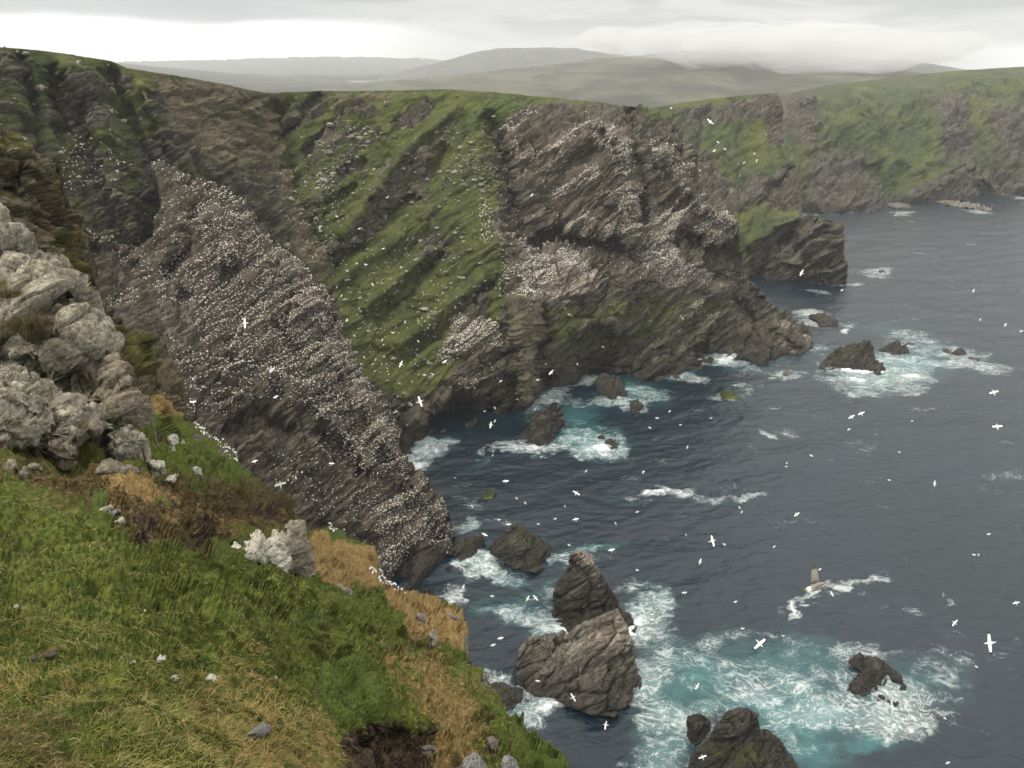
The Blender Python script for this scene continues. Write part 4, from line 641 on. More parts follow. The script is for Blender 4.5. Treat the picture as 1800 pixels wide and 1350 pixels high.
stack('sea_rock', 'weedy reef awash under the far cliffs, the nearer of two', [(1556, 360), (1566, 356), (1578, 354), (1588, 358), (1602, 362), (1600, 366), (1570, 366)], [(1578, 355, 360), (1558, 360, 362), (1600, 364, 365), (1580, 365, 366)], seed=129, size=.8, grass=0, mat=M_pale, wet=(0, 2), step=1.2)
stack('sea_rock', 'flat brown reef lying beneath the far sea cave', [(1640, 353), (1680, 352), (1720, 358), (1745, 366), (1740, 371), (1700, 366), (1660, 360)], [(1680, 353, 356), (1642, 354, 355), (1720, 359, 362), (1743, 368, 369), (1700, 365, 366), (1665, 359, 360)], seed=130, size=.6, grass=0, mat=M_pale, wet=(-3, -1), step=1.2)
# boulders of the little beach under the headland
rb = random.Random(4)
def beach():
    spots = [(1078, 640, 20), (1098, 628, 22), (1118, 636, 24), (1136, 622, 20), (1150, 640, 26), (1168, 650, 26), (1186, 640, 18), (1108, 652, 16), (1088, 652, 14), (1132, 654, 18), (1158, 666, 18), (1066, 646, 12), (1122, 616, 16), (1205, 640, 24), (1228, 626, 20), (1146, 606, 14)]
    words_ = ['squat dark', 'rounded brown', 'broad flat', 'narrow upright', 'large tan', 'angular tan', 'wet black', 'small brown', 'little dark', 'low brown', 'square dark', 'tiny dark', 'upper grey', 'long black', 'steep black', 'pale grey']
    for i, (x, y, s) in enumerate(spots):
        k = [s*rb.uniform(.4, .62) for _ in range(9)]
        poly = [(x+k[j]*math.cos(j*2*math.pi/9), y+0.72*k[j]*math.sin(j*2*math.pi/9)) for j in range(9)]
        yb = max(p[1] for p in poly)
        ctrl = [(px, py, yb-0.25*(yb-py)) for px, py in poly]+[(x, y-0.1*s, yb-0.05*s)]
        stack('boulder', f'{words_[i]} boulder on the beach under the centre headland', poly, ctrl, 'boulder', size=.35, grass=0.05, seed=200+i, mat=M_pale if i in (4, 5, 15) else None, wet=(0.0, 2.2) if i not in (4, 5, 15) else (-3, -2), group='boulders of the beach')
beach()
# ------------------------------------------------------------------ the grass brow the picture is taken from
def turf_material():
    m, n = material('turf'); p = n.obj()
    a = n.noise(p, 1.1, 6, 0.7); b = n.noise(p, 6.0, 5, 0.7); c = n.noise(p, 22.0, 4, 0.7)
    green = n.mix(n.step(b, .35, .68), (0.036, 0.056, 0.011), (0.13, 0.15, 0.03))
    tan = n.mix(n.step(n.add(n.mul(b, .5), n.mul(c, .5)), .36, .62), (0.085, 0.055, 0.020), (0.36, 0.245, 0.10))
    brown = n.mix(n.step(b, .35, .68), (0.022, 0.017, 0.009), (0.125, 0.088, 0.038))
    moss = n.mix(n.step(c, .35, .65), (0.040, 0.056, 0.013), (0.105, 0.132, 0.030))
    soil = n.mix(n.step(b, .4, .7), (0.022, 0.016, 0.011), (0.12, 0.085, 0.052))
    jit = n.mul(n.sub(n.add(n.mul(a, .5), n.mul(b, .5)), .5), 1.6)
    col = n.mix(n.step(n.add(n.attr('brown'), jit), .3, .7), green, brown)
    col = n.mix(n.step(n.add(n.attr('tan'), jit), .3, .7), col, tan)
    col = n.mix(n.step(n.add(n.attr('moss'), n.mul(jit, .5)), .3, .7), col, moss)
    col = n.mix(n.step(n.add(n.attr('soil'), jit), .35, .65), col, soil)
    rk = n.mix(n.step(n.noise(p, 3.0, 6, .7), .4, .62), (0.05, 0.045, 0.036), (0.21, 0.19, 0.15))
    col = n.mix(n.step(n.add(n.attr('stone'), jit), .4, .6), col, rk)
    finish(n, col, 0.95, 0.08, n.bump(n.add(b, n.mul(c, 0.5)), 0.9, 0.12)); return m
M_turf = turf_material()
S5_poly = [(-260, 725), (0, 735), (150, 745), (200, 760), (240, 705), (268, 698), (290, 706), (304, 718), (318, 736), (334, 744), (352, 752), (372, 772), (395, 786), (414, 812), (436, 832), (448, 846), (470, 856), (488, 872), (505, 886), (520, 908), (548, 928), (575, 934), (600, 940), (622, 950), (646, 958), (662, 970), (664, 984), (650, 996), (662, 1008), (684, 1022), (704, 1036), (720, 1044),
           (752, 1048), (780, 1058), (804, 1074), (818, 1090), (822, 1112), (815, 1132), (822, 1156), (838, 1174), (850, 1204), (862, 1226), (884, 1246), (906, 1268), (938, 1290), (962, 1304), (984, 1324), (998, 1346), (1020, 1420), (1030, 1560), (-260, 1560)]
S5_ctrl = [(-260, 730, 34), (0, 740, 36), (150, 745, 38), (200, 775, 36), (0, 820, 27), (120, 820, 30), (200, 835, 31), (268, 700, 52), (300, 720, 60), (350, 755, 70), (400, 800, 66), (300, 790, 46), (350, 830, 46), (440, 845, 60), (500, 885, 54), (260, 800, 38), (300, 850, 36),
           (0, 900, 18), (150, 900, 21), (300, 900, 26), (400, 900, 36), (450, 930, 35), (500, 905, 48), (0, 1000, 11), (150, 1000, 12), (300, 1000, 14), (420, 1000, 21), (520, 1020, 27), (560, 1000, 38), (548, 935, 58), (600, 945, 64), (660, 972, 68), (655, 1000, 64), (600, 990, 52), (650, 1030, 50), (704, 1040, 58), (760, 1060, 54), (818, 1092, 50), (720, 1090, 40), (600, 1060, 27),
           (640, 1100, 25), (700, 1130, 27), (790, 1130, 40), (820, 1150, 38), (760, 1170, 27), (838, 1180, 34), (850, 1215, 31), (0, 1100, 6.6), (150, 1100, 7.2), (300, 1100, 8.2), (450, 1100, 11), (550, 1110, 15), (600, 1170, 12), (680, 1180, 16), (760, 1230, 18), (830, 1250, 24), (900, 1270, 24), (950, 1300, 21), (998, 1346, 18),
           (0, 1200, 4.6), (200, 1200, 5.0), (400, 1200, 6.8), (550, 1220, 8.6), (700, 1260, 12), (800, 1300, 15), (900, 1330, 16), (0, 1350, 3.1), (200, 1350, 3.3), (400, 1350, 4.0), (560, 1350, 5.6), (680, 1350, 8.2), (800, 1360, 10.5), (900, 1380, 12.5), (1020, 1420, 14), (-260, 900, 14), (-260, 1100, 5.5), (-260, 1350, 2.8), (-260, 1560, 2.2), (300, 1560, 2.5), (700, 1560, 4.5), (1030, 1560, 8)]
S5_strokes = [([(600, 1210), (630, 1235)], 50, -0.7), ([(655, 1300), (700, 1300), (735, 1310)], 30, 1.6), ([(620, 1290), (700, 1266), (740, 1275)], 14, -0.5), ([(345, 925), (360, 950)], 15, 1.3), ([(235, 925), (248, 955)], 12, 0.9), ([(310, 915), (400, 905), (420, 915)], 9, -0.8), ([(440, 905), (470, 900)], 10, 1.2), ([(170, 880), (180, 930)], 18, -0.35),
              ([(850, 1255), (862, 1300)], 10, 1.5), ([(385, 965), (390, 1000)], 14, -0.6), ([(275, 880), (295, 900)], 10, -0.7), ([(230, 1205), (300, 1215)], 30, -0.25), ([(690, 1062), (706, 1072)], 9, 1.5), ([(560, 1180), (540, 1240)], 16, .4), ([(530, 1040), (640, 1060)], 16, -.5), ([(450, 1010), (560, 1035)], 12, .6), ([(700, 1110), (800, 1120)], 10, 0.8), ([(650, 985), (660, 996)], 8, 1.5), ([(780, 1150), (830, 1240)], 12, -.8)]
S5_ops = [('brown', 0.75, [(-260, 800), (120, 822), (200, 835), (330, 840), (440, 850), (500, 880), (530, 915), (500, 940), (420, 945), (400, 985), (330, 975), (230, 965), (160, 905), (0, 850), (-260, 850)], 14), ('tan', 0.35, [(0, 835), (150, 840), (330, 880), (480, 890), (500, 930), (400, 940), (300, 950), (200, 900), (0, 870)], 20),
          ('tan', 0.9, [(160, 828), (215, 840), (230, 852), (180, 850)], 5), ('tan', 0.95, [(266, 700), (290, 704), (318, 736), (300, 738), (268, 722)], 5), ('tan', 0.85, [(195, 846), (270, 860), (300, 880), (200, 880)], 9),
          ('tan', 1.15, [(540, 930), (600, 940), (664, 966), (650, 1004), (704, 1036), (760, 1046), (825, 1095), (818, 1140), (780, 1132), (720, 1112), (690, 1066), (640, 1036), (585, 1030), (548, 1005)], 7), ('brown', 0.0, [(540, 930), (664, 966), (825, 1095), (780, 1132), (640, 1036), (548, 1005)], 8),
          ('moss', 0.9, [(566, 932), (605, 938), (618, 956), (580, 955)], 5), ('tan', 0.0, [(566, 932), (605, 938), (618, 956), (580, 955)], 5), ('moss', 0.85, [(624, 1028), (668, 1040), (672, 1054), (640, 1048)], 4),
          ('tan', 0.62, [(640, 1150), (780, 1150), (850, 1230), (866, 1300), (820, 1380), (690, 1380), (740, 1280), (690, 1200)], 14), ('tan', 0.5, [(330, 1180), (420, 1150), (560, 1260), (620, 1300), (600, 1560), (330, 1560)], 30), ('tan', 0.42, [(-260, 1170), (200, 1160), (230, 1215), (100, 1260), (-260, 1260)], 24), ('brown', 0.4, [(300, 1120), (480, 1100), (560, 1180), (420, 1200)], 20), ('brown', 0.4, [(-260, 900), (60, 930), (40, 1000), (-260, 1000)], 16), ('brown', 0.5, [(560, 1090), (760, 1120), (850, 1230), (700, 1180)], 20),
          ('moss', 1.1, [(548, 1170), (580, 1156), (620, 1152), (660, 1185), (674, 1250), (655, 1276), (600, 1280), (560, 1262), (540, 1215)], 6), ('tan', 0.0, [(548, 1170), (620, 1152), (674, 1250), (600, 1280), (540, 1215)], 6), ('moss', 0.6, [(500, 1085), (560, 1080), (600, 1100), (560, 1120), (500, 1110)], 8), ('moss', 0.7, [(870, 1255), (1000, 1340), (1040, 1560), (930, 1560), (900, 1320)], 10),
          ('moss', 0.9, [(160, 870), (190, 875), (195, 930), (165, 940), (150, 910)], 6), ('moss', 0.95, [(262, 880), (280, 876), (300, 895), (298, 905), (275, 898)], 4), ('moss', 0.9, [(376, 960), (396, 958), (400, 1000), (380, 1005)], 4), ('moss', 0.85, [(385, 990), (430, 990), (450, 1010), (410, 1015)], 5), ('moss', 0.8, [(330, 780), (400, 800), (448, 846), (420, 850), (360, 820)], 7), ('moss', 0.6, [(264, 740), (300, 745), (330, 775), (300, 790), (262, 770)], 8), ('moss', 0.7, [(205, 745), (260, 740), (262, 770), (240, 765)], 5), ('moss', 0.7, [(300, 850), (340, 850), (380, 870), (340, 875)], 8),
          ('soil', 1.1, [(598, 1300), (640, 1282), (700, 1268), (742, 1284), (752, 1340), (740, 1400), (600, 1400)], 6), ('soil', 1.0, [(330, 928), (345, 916), (366, 920), (378, 955), (350, 966)], 4), ('soil', 0.9, [(226, 912), (252, 912), (264, 955), (240, 966)], 4), ('soil', 0.8, [(845, 1252), (864, 1250), (868, 1295), (850, 1295)], 4), ('soil', 0.75, [(262, 760), (286, 758), (288, 785), (264, 785)], 4), ('soil', 0.8, [(430, 895), (480, 890), (488, 915), (450, 918)], 5), ('brown', 0.9, [(470, 860), (520, 900), (510, 940), (470, 910)], 6),
          ('stone', 0.9, [(812, 1110), (824, 1110), (850, 1200), (866, 1230), (846, 1230), (824, 1170)], 4), ('stone', 0.8, [(650, 996), (680, 1010), (724, 1046), (700, 1050), (664, 1020)], 4), ('stone', 0.8, [(334, 742), (372, 768), (410, 806), (396, 806), (350, 770)], 4)]
S5_paint = painter(dict(brown=0.16, tan=0.13, moss=0.0, soil=0.0, stone=0.0), [(a, b, c, d*(3.2 if a in ('tan', 'brown') and b < 1 else 1.7)) for a, b, c, d in S5_ops], 15.0)
def S5_disp(P, n, A, X, Y):
    k = np.clip(P[:, 1]/10, 0.25, 1.6)
    q = P/k[:, None]
    d = k*(0.26*fbm(P/2.6, 3, seed=401)+0.20*ridged(P/1.7+5, 2, seed=402)-.1+.16*np.abs(fbm(q/.9, 2, seed=407)))+0.045*fbm(P/0.35, 2, seed=403)*np.clip(k, 0, 1)
    far = np.clip((P[:, 1]-25)/25, 0, 1)
    qq = P+.25*np.stack([fbm(P/.8, 2, seed=411), fbm(P/.8, 2, seed=412), fbm(P/.8, 2, seed=413)], -1)*k[:, None]
    for sz, lo, hi in ((0.42, -1, 9), (0.95, 6, 24), (1.9, 16, 60)):      # rounded tussocks with creases between them
        wt = np.clip((P[:, 1]-lo)/3.5, 0, 1)*np.clip((hi-P[:, 1])/6, 0, 1)
        _, g = facet(qq/sz, 414); d = d+wt*sz*.46*(np.sqrt(np.clip(g, 0, .5)/.5)-.6)*np.clip(.6+fbm(P/(sz*3), 2, seed=415), .1, 1.3)
    d = d+far*(0.5*fbm(P/5, 3, seed=404)+0.28*fbm(P/1.4, 2, seed=405))
    s = np.clip(A['soil']+A['stone'], 0, 1)
    v, g = facet(P/0.7, 406); return d+s*(0.35*v-.25*np.clip(1-g/.12, 0, 1))
brow = relief('ground', S5_poly, S5_ctrl, 2.0*STEP_K, S5_disp, lambda X, Y, P, n: S5_paint(X, Y, P, n), M_turf, strokes=S5_strokes, kern=0.6, skirt=((.15, .35), (.3, 1.6), (.5, 5), (1.5, 16), (4, 50)), sknoise=1.2)
tag(brow.o, 'steep grassy brow of green and straw coloured turf falling away to the sea', 'grass slope', kind='structure')

# ------------------------------------------------------------------ dark layered crag at the edge, beyond the pale outcrop
M_crag = cliff_material('crag_rock', dark=(0.016, 0.0135, 0.009), light=(0.24, 0.215, 0.155), warm=(0.125, 0.100, 0.052), g1=(0.045, 0.040, 0.011), g2=(0.135, 0.112, 0.030), scale=3.2)
S6_poly = [(-220, 200), (0, 236), (24, 246), (34, 262), (58, 270), (74, 300), (92, 322), (94, 350), (106, 374), (128, 372), (122, 388), (118, 402), (138, 412), (134, 440), (152, 466), (158, 486), (168, 500), (170, 520), (190, 540), (206, 560), (214, 580), (240, 584), (262, 590), (284, 606), (276, 626), (298, 630), (312, 650), (318, 680), (322, 720), (326, 760), (270, 770), (150, 800), (-220, 800)]
S6_ctrl = [(-220, 205, 52), (0, 240, 58), (60, 275, 62), (106, 376, 65), (134, 430, 66), (168, 510, 68), (214, 582, 70), (284, 608, 73), (318, 680, 71), (322, 745, 68), (0, 350, 55), (50, 450, 57), (110, 500, 61), (180, 620, 62), (240, 680, 62), (-220, 500, 44), (0, 600, 46), (0, 780, 42), (150, 780, 44), (270, 760, 56)]
S6_paint = painter(dict(grass=0.28, tan=0.1, scree=0.0, pink=0.0, white=0.0), [
    ('grass', 1.0, [(0, 236), (24, 246), (20, 262), (-10, 256)], 4), ('grass', 1.0, [(0, 318), (24, 322), (40, 340), (20, 345), (0, 340)], 4), ('tan', 0.8, [(30, 255), (60, 275), (74, 300), (50, 300), (34, 280)], 6), ('grass', 0.9, [(88, 420), (120, 405), (150, 470), (160, 520), (120, 480)], 9), ('tan', 0.7, [(100, 372), (128, 372), (120, 384)], 4), ('grass', 0.8, [(140, 480), (170, 520), (210, 580), (180, 600), (150, 540)], 9), ('tan', 0.9, [(210, 580), (280, 600), (276, 628), (240, 605)], 5), ('grass', 1.0, [(205, 600), (260, 600), (270, 680), (220, 660)], 8), ('tan', 0.8, [(270, 640), (315, 670), (300, 690), (268, 660)], 5), ('tan', 0.7, [(110, 400), (150, 460), (160, 500), (120, 450)], 8)])
def S6_attrs(X, Y, P, n):
    A = S6_paint(X, Y, P, n); A['wet'] = 0*A['grass']; return A
crag = relief('crag', S6_poly, S6_ctrl, 1.7*STEP_K, lambda P, n, A, X, Y: rock_relief(P, 1.0, 0.34, 61)+blocks(P, 9.0, 62, .7), S6_attrs, M_crag, smooth=False, skirt=((.3, .2), (1.2, 1.2), (3, 5), (7, 16), (10, 45)), strokes=[([(40, 300), (90, 380), (130, 470)], 10, -1), ([(20, 420), (80, 480)], 14, 1.5), ([(200, 590), (220, 640)], 10, 1.6), ([(262, 610), (270, 690)], 9, 1.2)])
tag(crag.o, 'dark olive layered crag with grassy ledges beyond the pale outcrop', 'crag', kind='structure')

# ------------------------------------------------------------------ pale lichen covered outcrop and loose boulders
def lichen_material(name, light=(0.38, 0.352, 0.28), mid=(0.165, 0.147, 0.11), dark=(0.040, 0.034, 0.026), scale=1.0, lichen=0.5):
    m, n = material(name); p = n.obj()
    a = n.noise(p, 0.8*scale, 7, 0.68, 0.3); b = n.noise(p, 4.5*scale, 6, 0.72); c = n.noise(n.bed(p, 1.4/scale, 1.1/scale, 0.22/scale), 1.0, 5, 0.65, 0.6)
    col = n.mix(n.step(n.add(n.mul(a, .5), n.mul(b, .5)), .45, .64), mid, light)
    col = n.mix(n.step(n.add(n.mul(c, .6), n.mul(b, .4)), .36, .52, 1.0, 0.0), col, dark)
    lv = n.noise(p, 2.2*scale, 5, .7); col = n.mix(n.mul(n.step(lv, .60, .70), lichen), col, (0.16, 0.165, 0.125))
    col = n.mix(n.mul(n.step(n.noise(n.mapping(p, loc=(7, 3, 1)), 1.3*scale, 6, .7), .66, .71), lichen), col, (0.30, 0.23, 0.045))
    col = n.mix(n.mul(n.attr('brown'), .85), col, n.mix(n.step(b, .38, .6), (0.075, 0.062, 0.045), (0.20, 0.17, 0.125)))
    col = n.mix(n.step(n.add(n.attr('dirt'), n.mul(n.sub(b, .5), 1.4)), .45, .7), col, n.mix(b, (0.02, 0.02, 0.008), (0.08, 0.075, 0.03)))
    finish(n, col, 0.9, 0.15, n.bump(n.add(n.mul(b, .7), n.mul(c, .6)), 0.9, 0.11/scale)); return m
M_lichen = lichen_material('lichen_rock'); M_stone = lichen_material('bleached_stone', light=(0.56, 0.535, 0.45), mid=(0.36, 0.33, 0.265), scale=2.5, lichen=0.25); M_grey = lichen_material('grey_slate', light=(0.30, 0.29, 0.27), mid=(0.18, 0.17, 0.16), scale=3.5, lichen=0.15)
def ground_Y(px, py):
    X, Y = np.array([[float(px)]]), np.array([[float(py)]]); return float(ray(px, py)[1]/max(brow.rbf(X, Y)[0, 0], 1e-4))
def boulder(label, poly, Y0, bulge, lean=0.0, mat=None, name='boulder', cat='boulder', size=0.2, seed=0, amp=1.0, paint=(), step=1.5, group=None, strokes=(), tops=()):
    cx = sum(p[0] for p in poly)/len(poly); cy = sum(p[1] for p in poly)/len(poly); y1 = max(p[1] for p in poly); y0 = min(p[1] for p in poly)
    f = lambda y: lean*(y1-y)/max(y1-y0, 1)
    low = [(x, ground_Y(x, y)) for x, y in poly if y > y1-.3*(y1-y0) and inside(S5_poly, np.array([x]), np.array([y]))[0]]
    Yx = lambda x: Y0
    if len(low) > 1:                                    # the foot of the rock stands in the turf
        a, b = np.polyfit([l[0] for l in low], [l[1] for l in low], 1); lo = min(l[1] for l in low); hi = max(l[1] for l in low)
        Yx = lambda x: .975*float(np.clip(a*x+b, lo, hi))
    ctrl = [(x, y, Yx(x)+f(y)) for x, y in poly]
    for k, b_ in ((0.80, 0.55), (0.5, 0.88)): ctrl += [(cx+(x-cx)*k, cy+(y-cy)*k, Yx(cx+(x-cx)*k)+f(cy+(y-cy)*k)-bulge*b_) for x, y in poly[::1 if k > .6 else 2]]
    ctrl += [(cx, cy, Yx(cx)+f(cy)-bulge)]+[(x, y, Yx(x)+o) for x, y, o in tops]
    base = painter(dict(brown=0.0, dirt=0.0), list(paint)); m = (y1-y0)*Yx(cx)/F
    r = relief(name, poly, ctrl, step*STEP_K, lambda P, n, A, X, Y: rock_relief(P, amp*.07, size, seed)+(blocks(P, m, seed, .9, levels=((.55, .11), (.24, .034), (.09, .006))) if m > 1.6 else blocks(P, m, seed, .55)), lambda X, Y, P, n: base(X, Y, P, n), mat or M_lichen, smooth=False, skirt=((.10*m, .03*m), (.25*m, .2*m), (.4*m, .7*m), (.3*m, 1.3*m)), origin='base', sknoise=.25, strokes=strokes)
    return tag(r.o, label, cat, group)
boulder('huge pale lichen crusted rock face leaning over the grass, uppermost of the outcrop', [(-160, 330), (0, 378), (30, 395), (58, 418), (84, 432), (104, 448), (102, 480), (124, 500), (146, 522), (150, 548), (172, 566), (188, 590), (190, 612), (168, 634), (178, 655), (176, 690), (150, 705), (100, 708), (60, 690), (0, 670), (-160, 660)], 40, 3.2, lean=9, size=0.62, seed=501, amp=0.62,
        paint=[('dirt', 0.8, [(0, 495), (25, 500), (30, 525), (0, 530)], 6), ('dirt', 0.75, [(0, 545), (20, 555), (18, 575), (0, 575)], 5), ('dirt', 0.6, [(70, 640), (165, 660), (150, 705), (80, 690)], 8), ('brown', 0.4, [(100, 490), (160, 540), (150, 600), (120, 560)], 14)],
        strokes=[([(0, 560), (60, 590), (110, 600), (170, 640)], 7, 1.2), ([(60, 690), (130, 665), (172, 655)], 8, 1.0), ([(100, 470), (110, 520), (140, 560)], 7, .7), ([(0, 450), (70, 480)], 8, -.6), ([(20, 620), (100, 625)], 8, -.7)])
boulder('big grey rock with a smooth overhanging underside, lowest of the outcrop', [(-160, 640), (0, 640), (40, 650), (72, 668), (94, 692), (128, 700), (152, 708), (172, 726), (192, 746), (186, 760), (160, 785), (134, 808), (118, 826), (72, 818), (30, 806), (-10, 800), (-160, 800)], 33, 2.6, lean=5, size=0.6, seed=502, amp=0.55,
        paint=[('brown', 0.9, [(92, 800), (110, 770), (150, 745), (190, 745), (160, 790), (120, 830), (80, 822)], 8), ('dirt', .7, [(40, 780), (95, 790), (110, 830), (40, 815)], 7), ('dirt', .5, [(-10, 770), (40, 790), (30, 810), (-10, 805)], 6)], strokes=[([(92, 700), (96, 760), (70, 815)], 7, .9), ([(100, 800), (130, 765), (185, 745)], 6, -.5), ([(0, 700), (70, 735)], 8, .5)])
boulder('flat brown slab with a diagonal crack standing between the pale rocks', [(176, 640), (192, 622), (208, 624), (216, 640), (230, 662), (240, 690), (258, 704), (266, 742), (256, 766), (224, 762), (196, 750), (170, 722), (160, 700), (178, 680)], 42, 1.2, lean=2.5, size=0.7, seed=503, amp=0.22, paint=[('brown', 1.0, [(140, 600), (290, 600), (290, 790), (140, 790)], 3)], strokes=[([(186, 728), (215, 706), (245, 690)], 3, .5)])
boulder('square headed boulder streaked with pale lichen resting on another rock', [(190, 770), (205, 754), (222, 750), (236, 747), (243, 760), (256, 771), (246, 784), (240, 800), (226, 812), (205, 816), (190, 806), (184, 790)], 33, 1.4, lean=1.2, size=0.4, seed=504, amp=0.55)
boulder('low rock half sunk in turf under the square headed boulder', [(164, 832), (178, 812), (192, 806), (216, 814), (236, 816), (252, 830), (236, 836), (205, 838), (180, 838)], 32.4, .7, lean=1.0, size=0.2, seed=505, paint=[('brown', .6, [(150, 800), (260, 800), (260, 850), (150, 850)], 4)])
boulder('smooth rounded white stone in the turf beside the brown slab', [(291, 775), (297, 765), (308, 762), (318, 767), (328, 780), (322, 784), (302, 783)], 45, .6, lean=.6, mat=M_stone, size=.1, amp=.3, seed=506)
boulder('white stone wedge with a sloping top just below the square headed boulder', [(254, 809), (264, 808), (288, 810), (291, 822), (280, 830), (268, 824), (258, 816)], 37, .5, lean=.5, mat=M_stone, size=.16, seed=507)
boulder('rough white stone streaked with dark lines below the wedge', [(284, 846), (298, 836), (312, 832), (319, 844), (315, 852), (300, 850)], 36, .5, lean=.5, mat=M_stone, size=.16, seed=508)
boulder('little pair of whitish knobs of rock in the turf near the cliff edge', [(336, 824), (344, 819), (356, 824), (352, 833), (340, 832)], 45, .35, mat=M_stone, size=.14, seed=509)
boulder('knobbly white crag of weathered rock above the straw coloured slope', [(402, 966), (412, 952), (424, 960), (440, 952), (452, 944), (470, 944), (480, 936), (496, 934), (504, 920), (516, 914), (530, 918), (536, 932), (546, 948), (548, 976), (562, 1010), (540, 1016), (516, 1008), (484, 1008), (450, 992), (420, 990), (408, 984)], 37, 2.0, lean=4, mat=M_stone, size=.24, amp=1.3, seed=510, paint=[('dirt', .9, [(418, 950), (436, 948), (432, 968), (420, 972)], 4), ('dirt', .55, [(500, 960), (550, 960), (560, 1015), (510, 1010)], 8), ('brown', .95, [(482, 890), (540, 890), (566, 1015), (505, 1015), (498, 950)], 8)])
boulder('grey stone with a pointed corner lying in the grass nearest the camera', [(433, 1294), (446, 1280), (462, 1269), (474, 1274), (476, 1290), (468, 1297), (446, 1297)], ground_Y(455, 1290)-.05, .16, mat=M_grey, size=.05, amp=.5, seed=511)
boulder('pale flat rock end showing at the bottom edge among the straw grass', [(808, 1352), (820, 1334), (836, 1326), (848, 1336), (858, 1352), (870, 1375), (812, 1375)], ground_Y(835, 1345)-.2, .5, mat=M_grey, size=.12, seed=512)
boulder('narrow grey rock end leaning out beside the pale flat rock end', [(880, 1352), (884, 1334), (893, 1328), (902, 1338), (912, 1352), (905, 1375), (884, 1375)], ground_Y(893, 1345)-.2, .4, mat=M_grey, size=.12, seed=513)
boulder('small flat slate lying on straw grass above the bottom rocks', [(738, 1316), (752, 1309), (766, 1312), (760, 1319), (744, 1320)], ground_Y(750, 1315)-.1, .12, mat=M_grey, size=.06, amp=.4, seed=514)
boulder('squarish brown stone at the lip of the grassy drop', [(856, 1300), (866, 1294), (876, 1302), (874, 1320), (862, 1322)], ground_Y(866, 1310)-.3, .35, mat=M_grey, size=.12, seed=515, paint=[('brown', .9, [(840, 1280), (900, 1280), (900, 1340), (840, 1340)], 3)])
boulder('grey plate of rock on the straw coloured slope', [(728, 1080), (738, 1077), (748, 1082), (746, 1092), (734, 1090)], ground_Y(738, 1085)-.3, .3, mat=M_grey, size=.2, seed=516)
boulder('upright pinkish rock sticking out of the straw coloured slope', [(754, 1112), (762, 1106), (769, 1118), (772, 1136), (762, 1142), (757, 1126)], ground_Y(762, 1130)-.4, .5, mat=M_stone, size=.2, seed=517, paint=[('brown', .6, [(740, 1100), (790, 1100), (790, 1150), (740, 1150)], 3)])
boulder('thin grey slab near the far corner of the straw slope', [(783, 1080), (792, 1078), (806, 1087), (800, 1092), (788, 1087)], ground_Y(795, 1088)-.3, .3, mat=M_grey, size=.2, seed=518)
boulder('grey bedrock patch in turf at the start of the straw slope', [(584, 1032), (598, 1028), (616, 1036), (622, 1044), (604, 1042)], ground_Y(604, 1038)-.3, .3, mat=M_grey, size=.2, seed=519)
boulder('white slate chip lying flat on the turf, the largest of the slate chips', [(172, 898), (180, 892), (196, 887), (200, 893), (194, 899), (178, 903)], ground_Y(186, 898)-.15, .15, mat=M_stone, size=.08, amp=.3, seed=520, step=1.2)
boulder('grey slate chip tilted against the white one', [(194, 906), (200, 897), (210, 894), (216, 899), (206, 905), (198, 911)], ground_Y(205, 905)-.15, .15, mat=M_grey, size=.08, amp=.3, seed=521, step=1.2)
boulder('crumbled white stone fragment below the two slate chips', [(194, 920), (206, 914), (216, 908), (222, 918), (220, 924), (204, 922)], ground_Y(208, 920)-.12, .12, mat=M_stone, size=.08, amp=.8, seed=522, step=1.2)
boulder('pair of weathered pale knobs in grass at the foot of the big grey rock', [(8, 818), (18, 808), (28, 812), (30, 830), (20, 840), (10, 832)], ground_Y(18, 828)-.3, .4, mat=M_lichen, size=.16, seed=523)
boulder('narrow pale stone next to the weathered pale knobs', [(34, 832), (40, 820), (48, 822), (48, 842), (38, 846)], ground_Y(41, 836)-.3, .3, mat=M_lichen, size=.16, seed=524)
boulder('low pale stone peeping through grass right of the weathered knobs', [(50, 818), (60, 815), (72, 818), (70, 826), (54, 826)], ground_Y(60, 824)-.3, .3, mat=M_lichen, size=.16, seed=525)
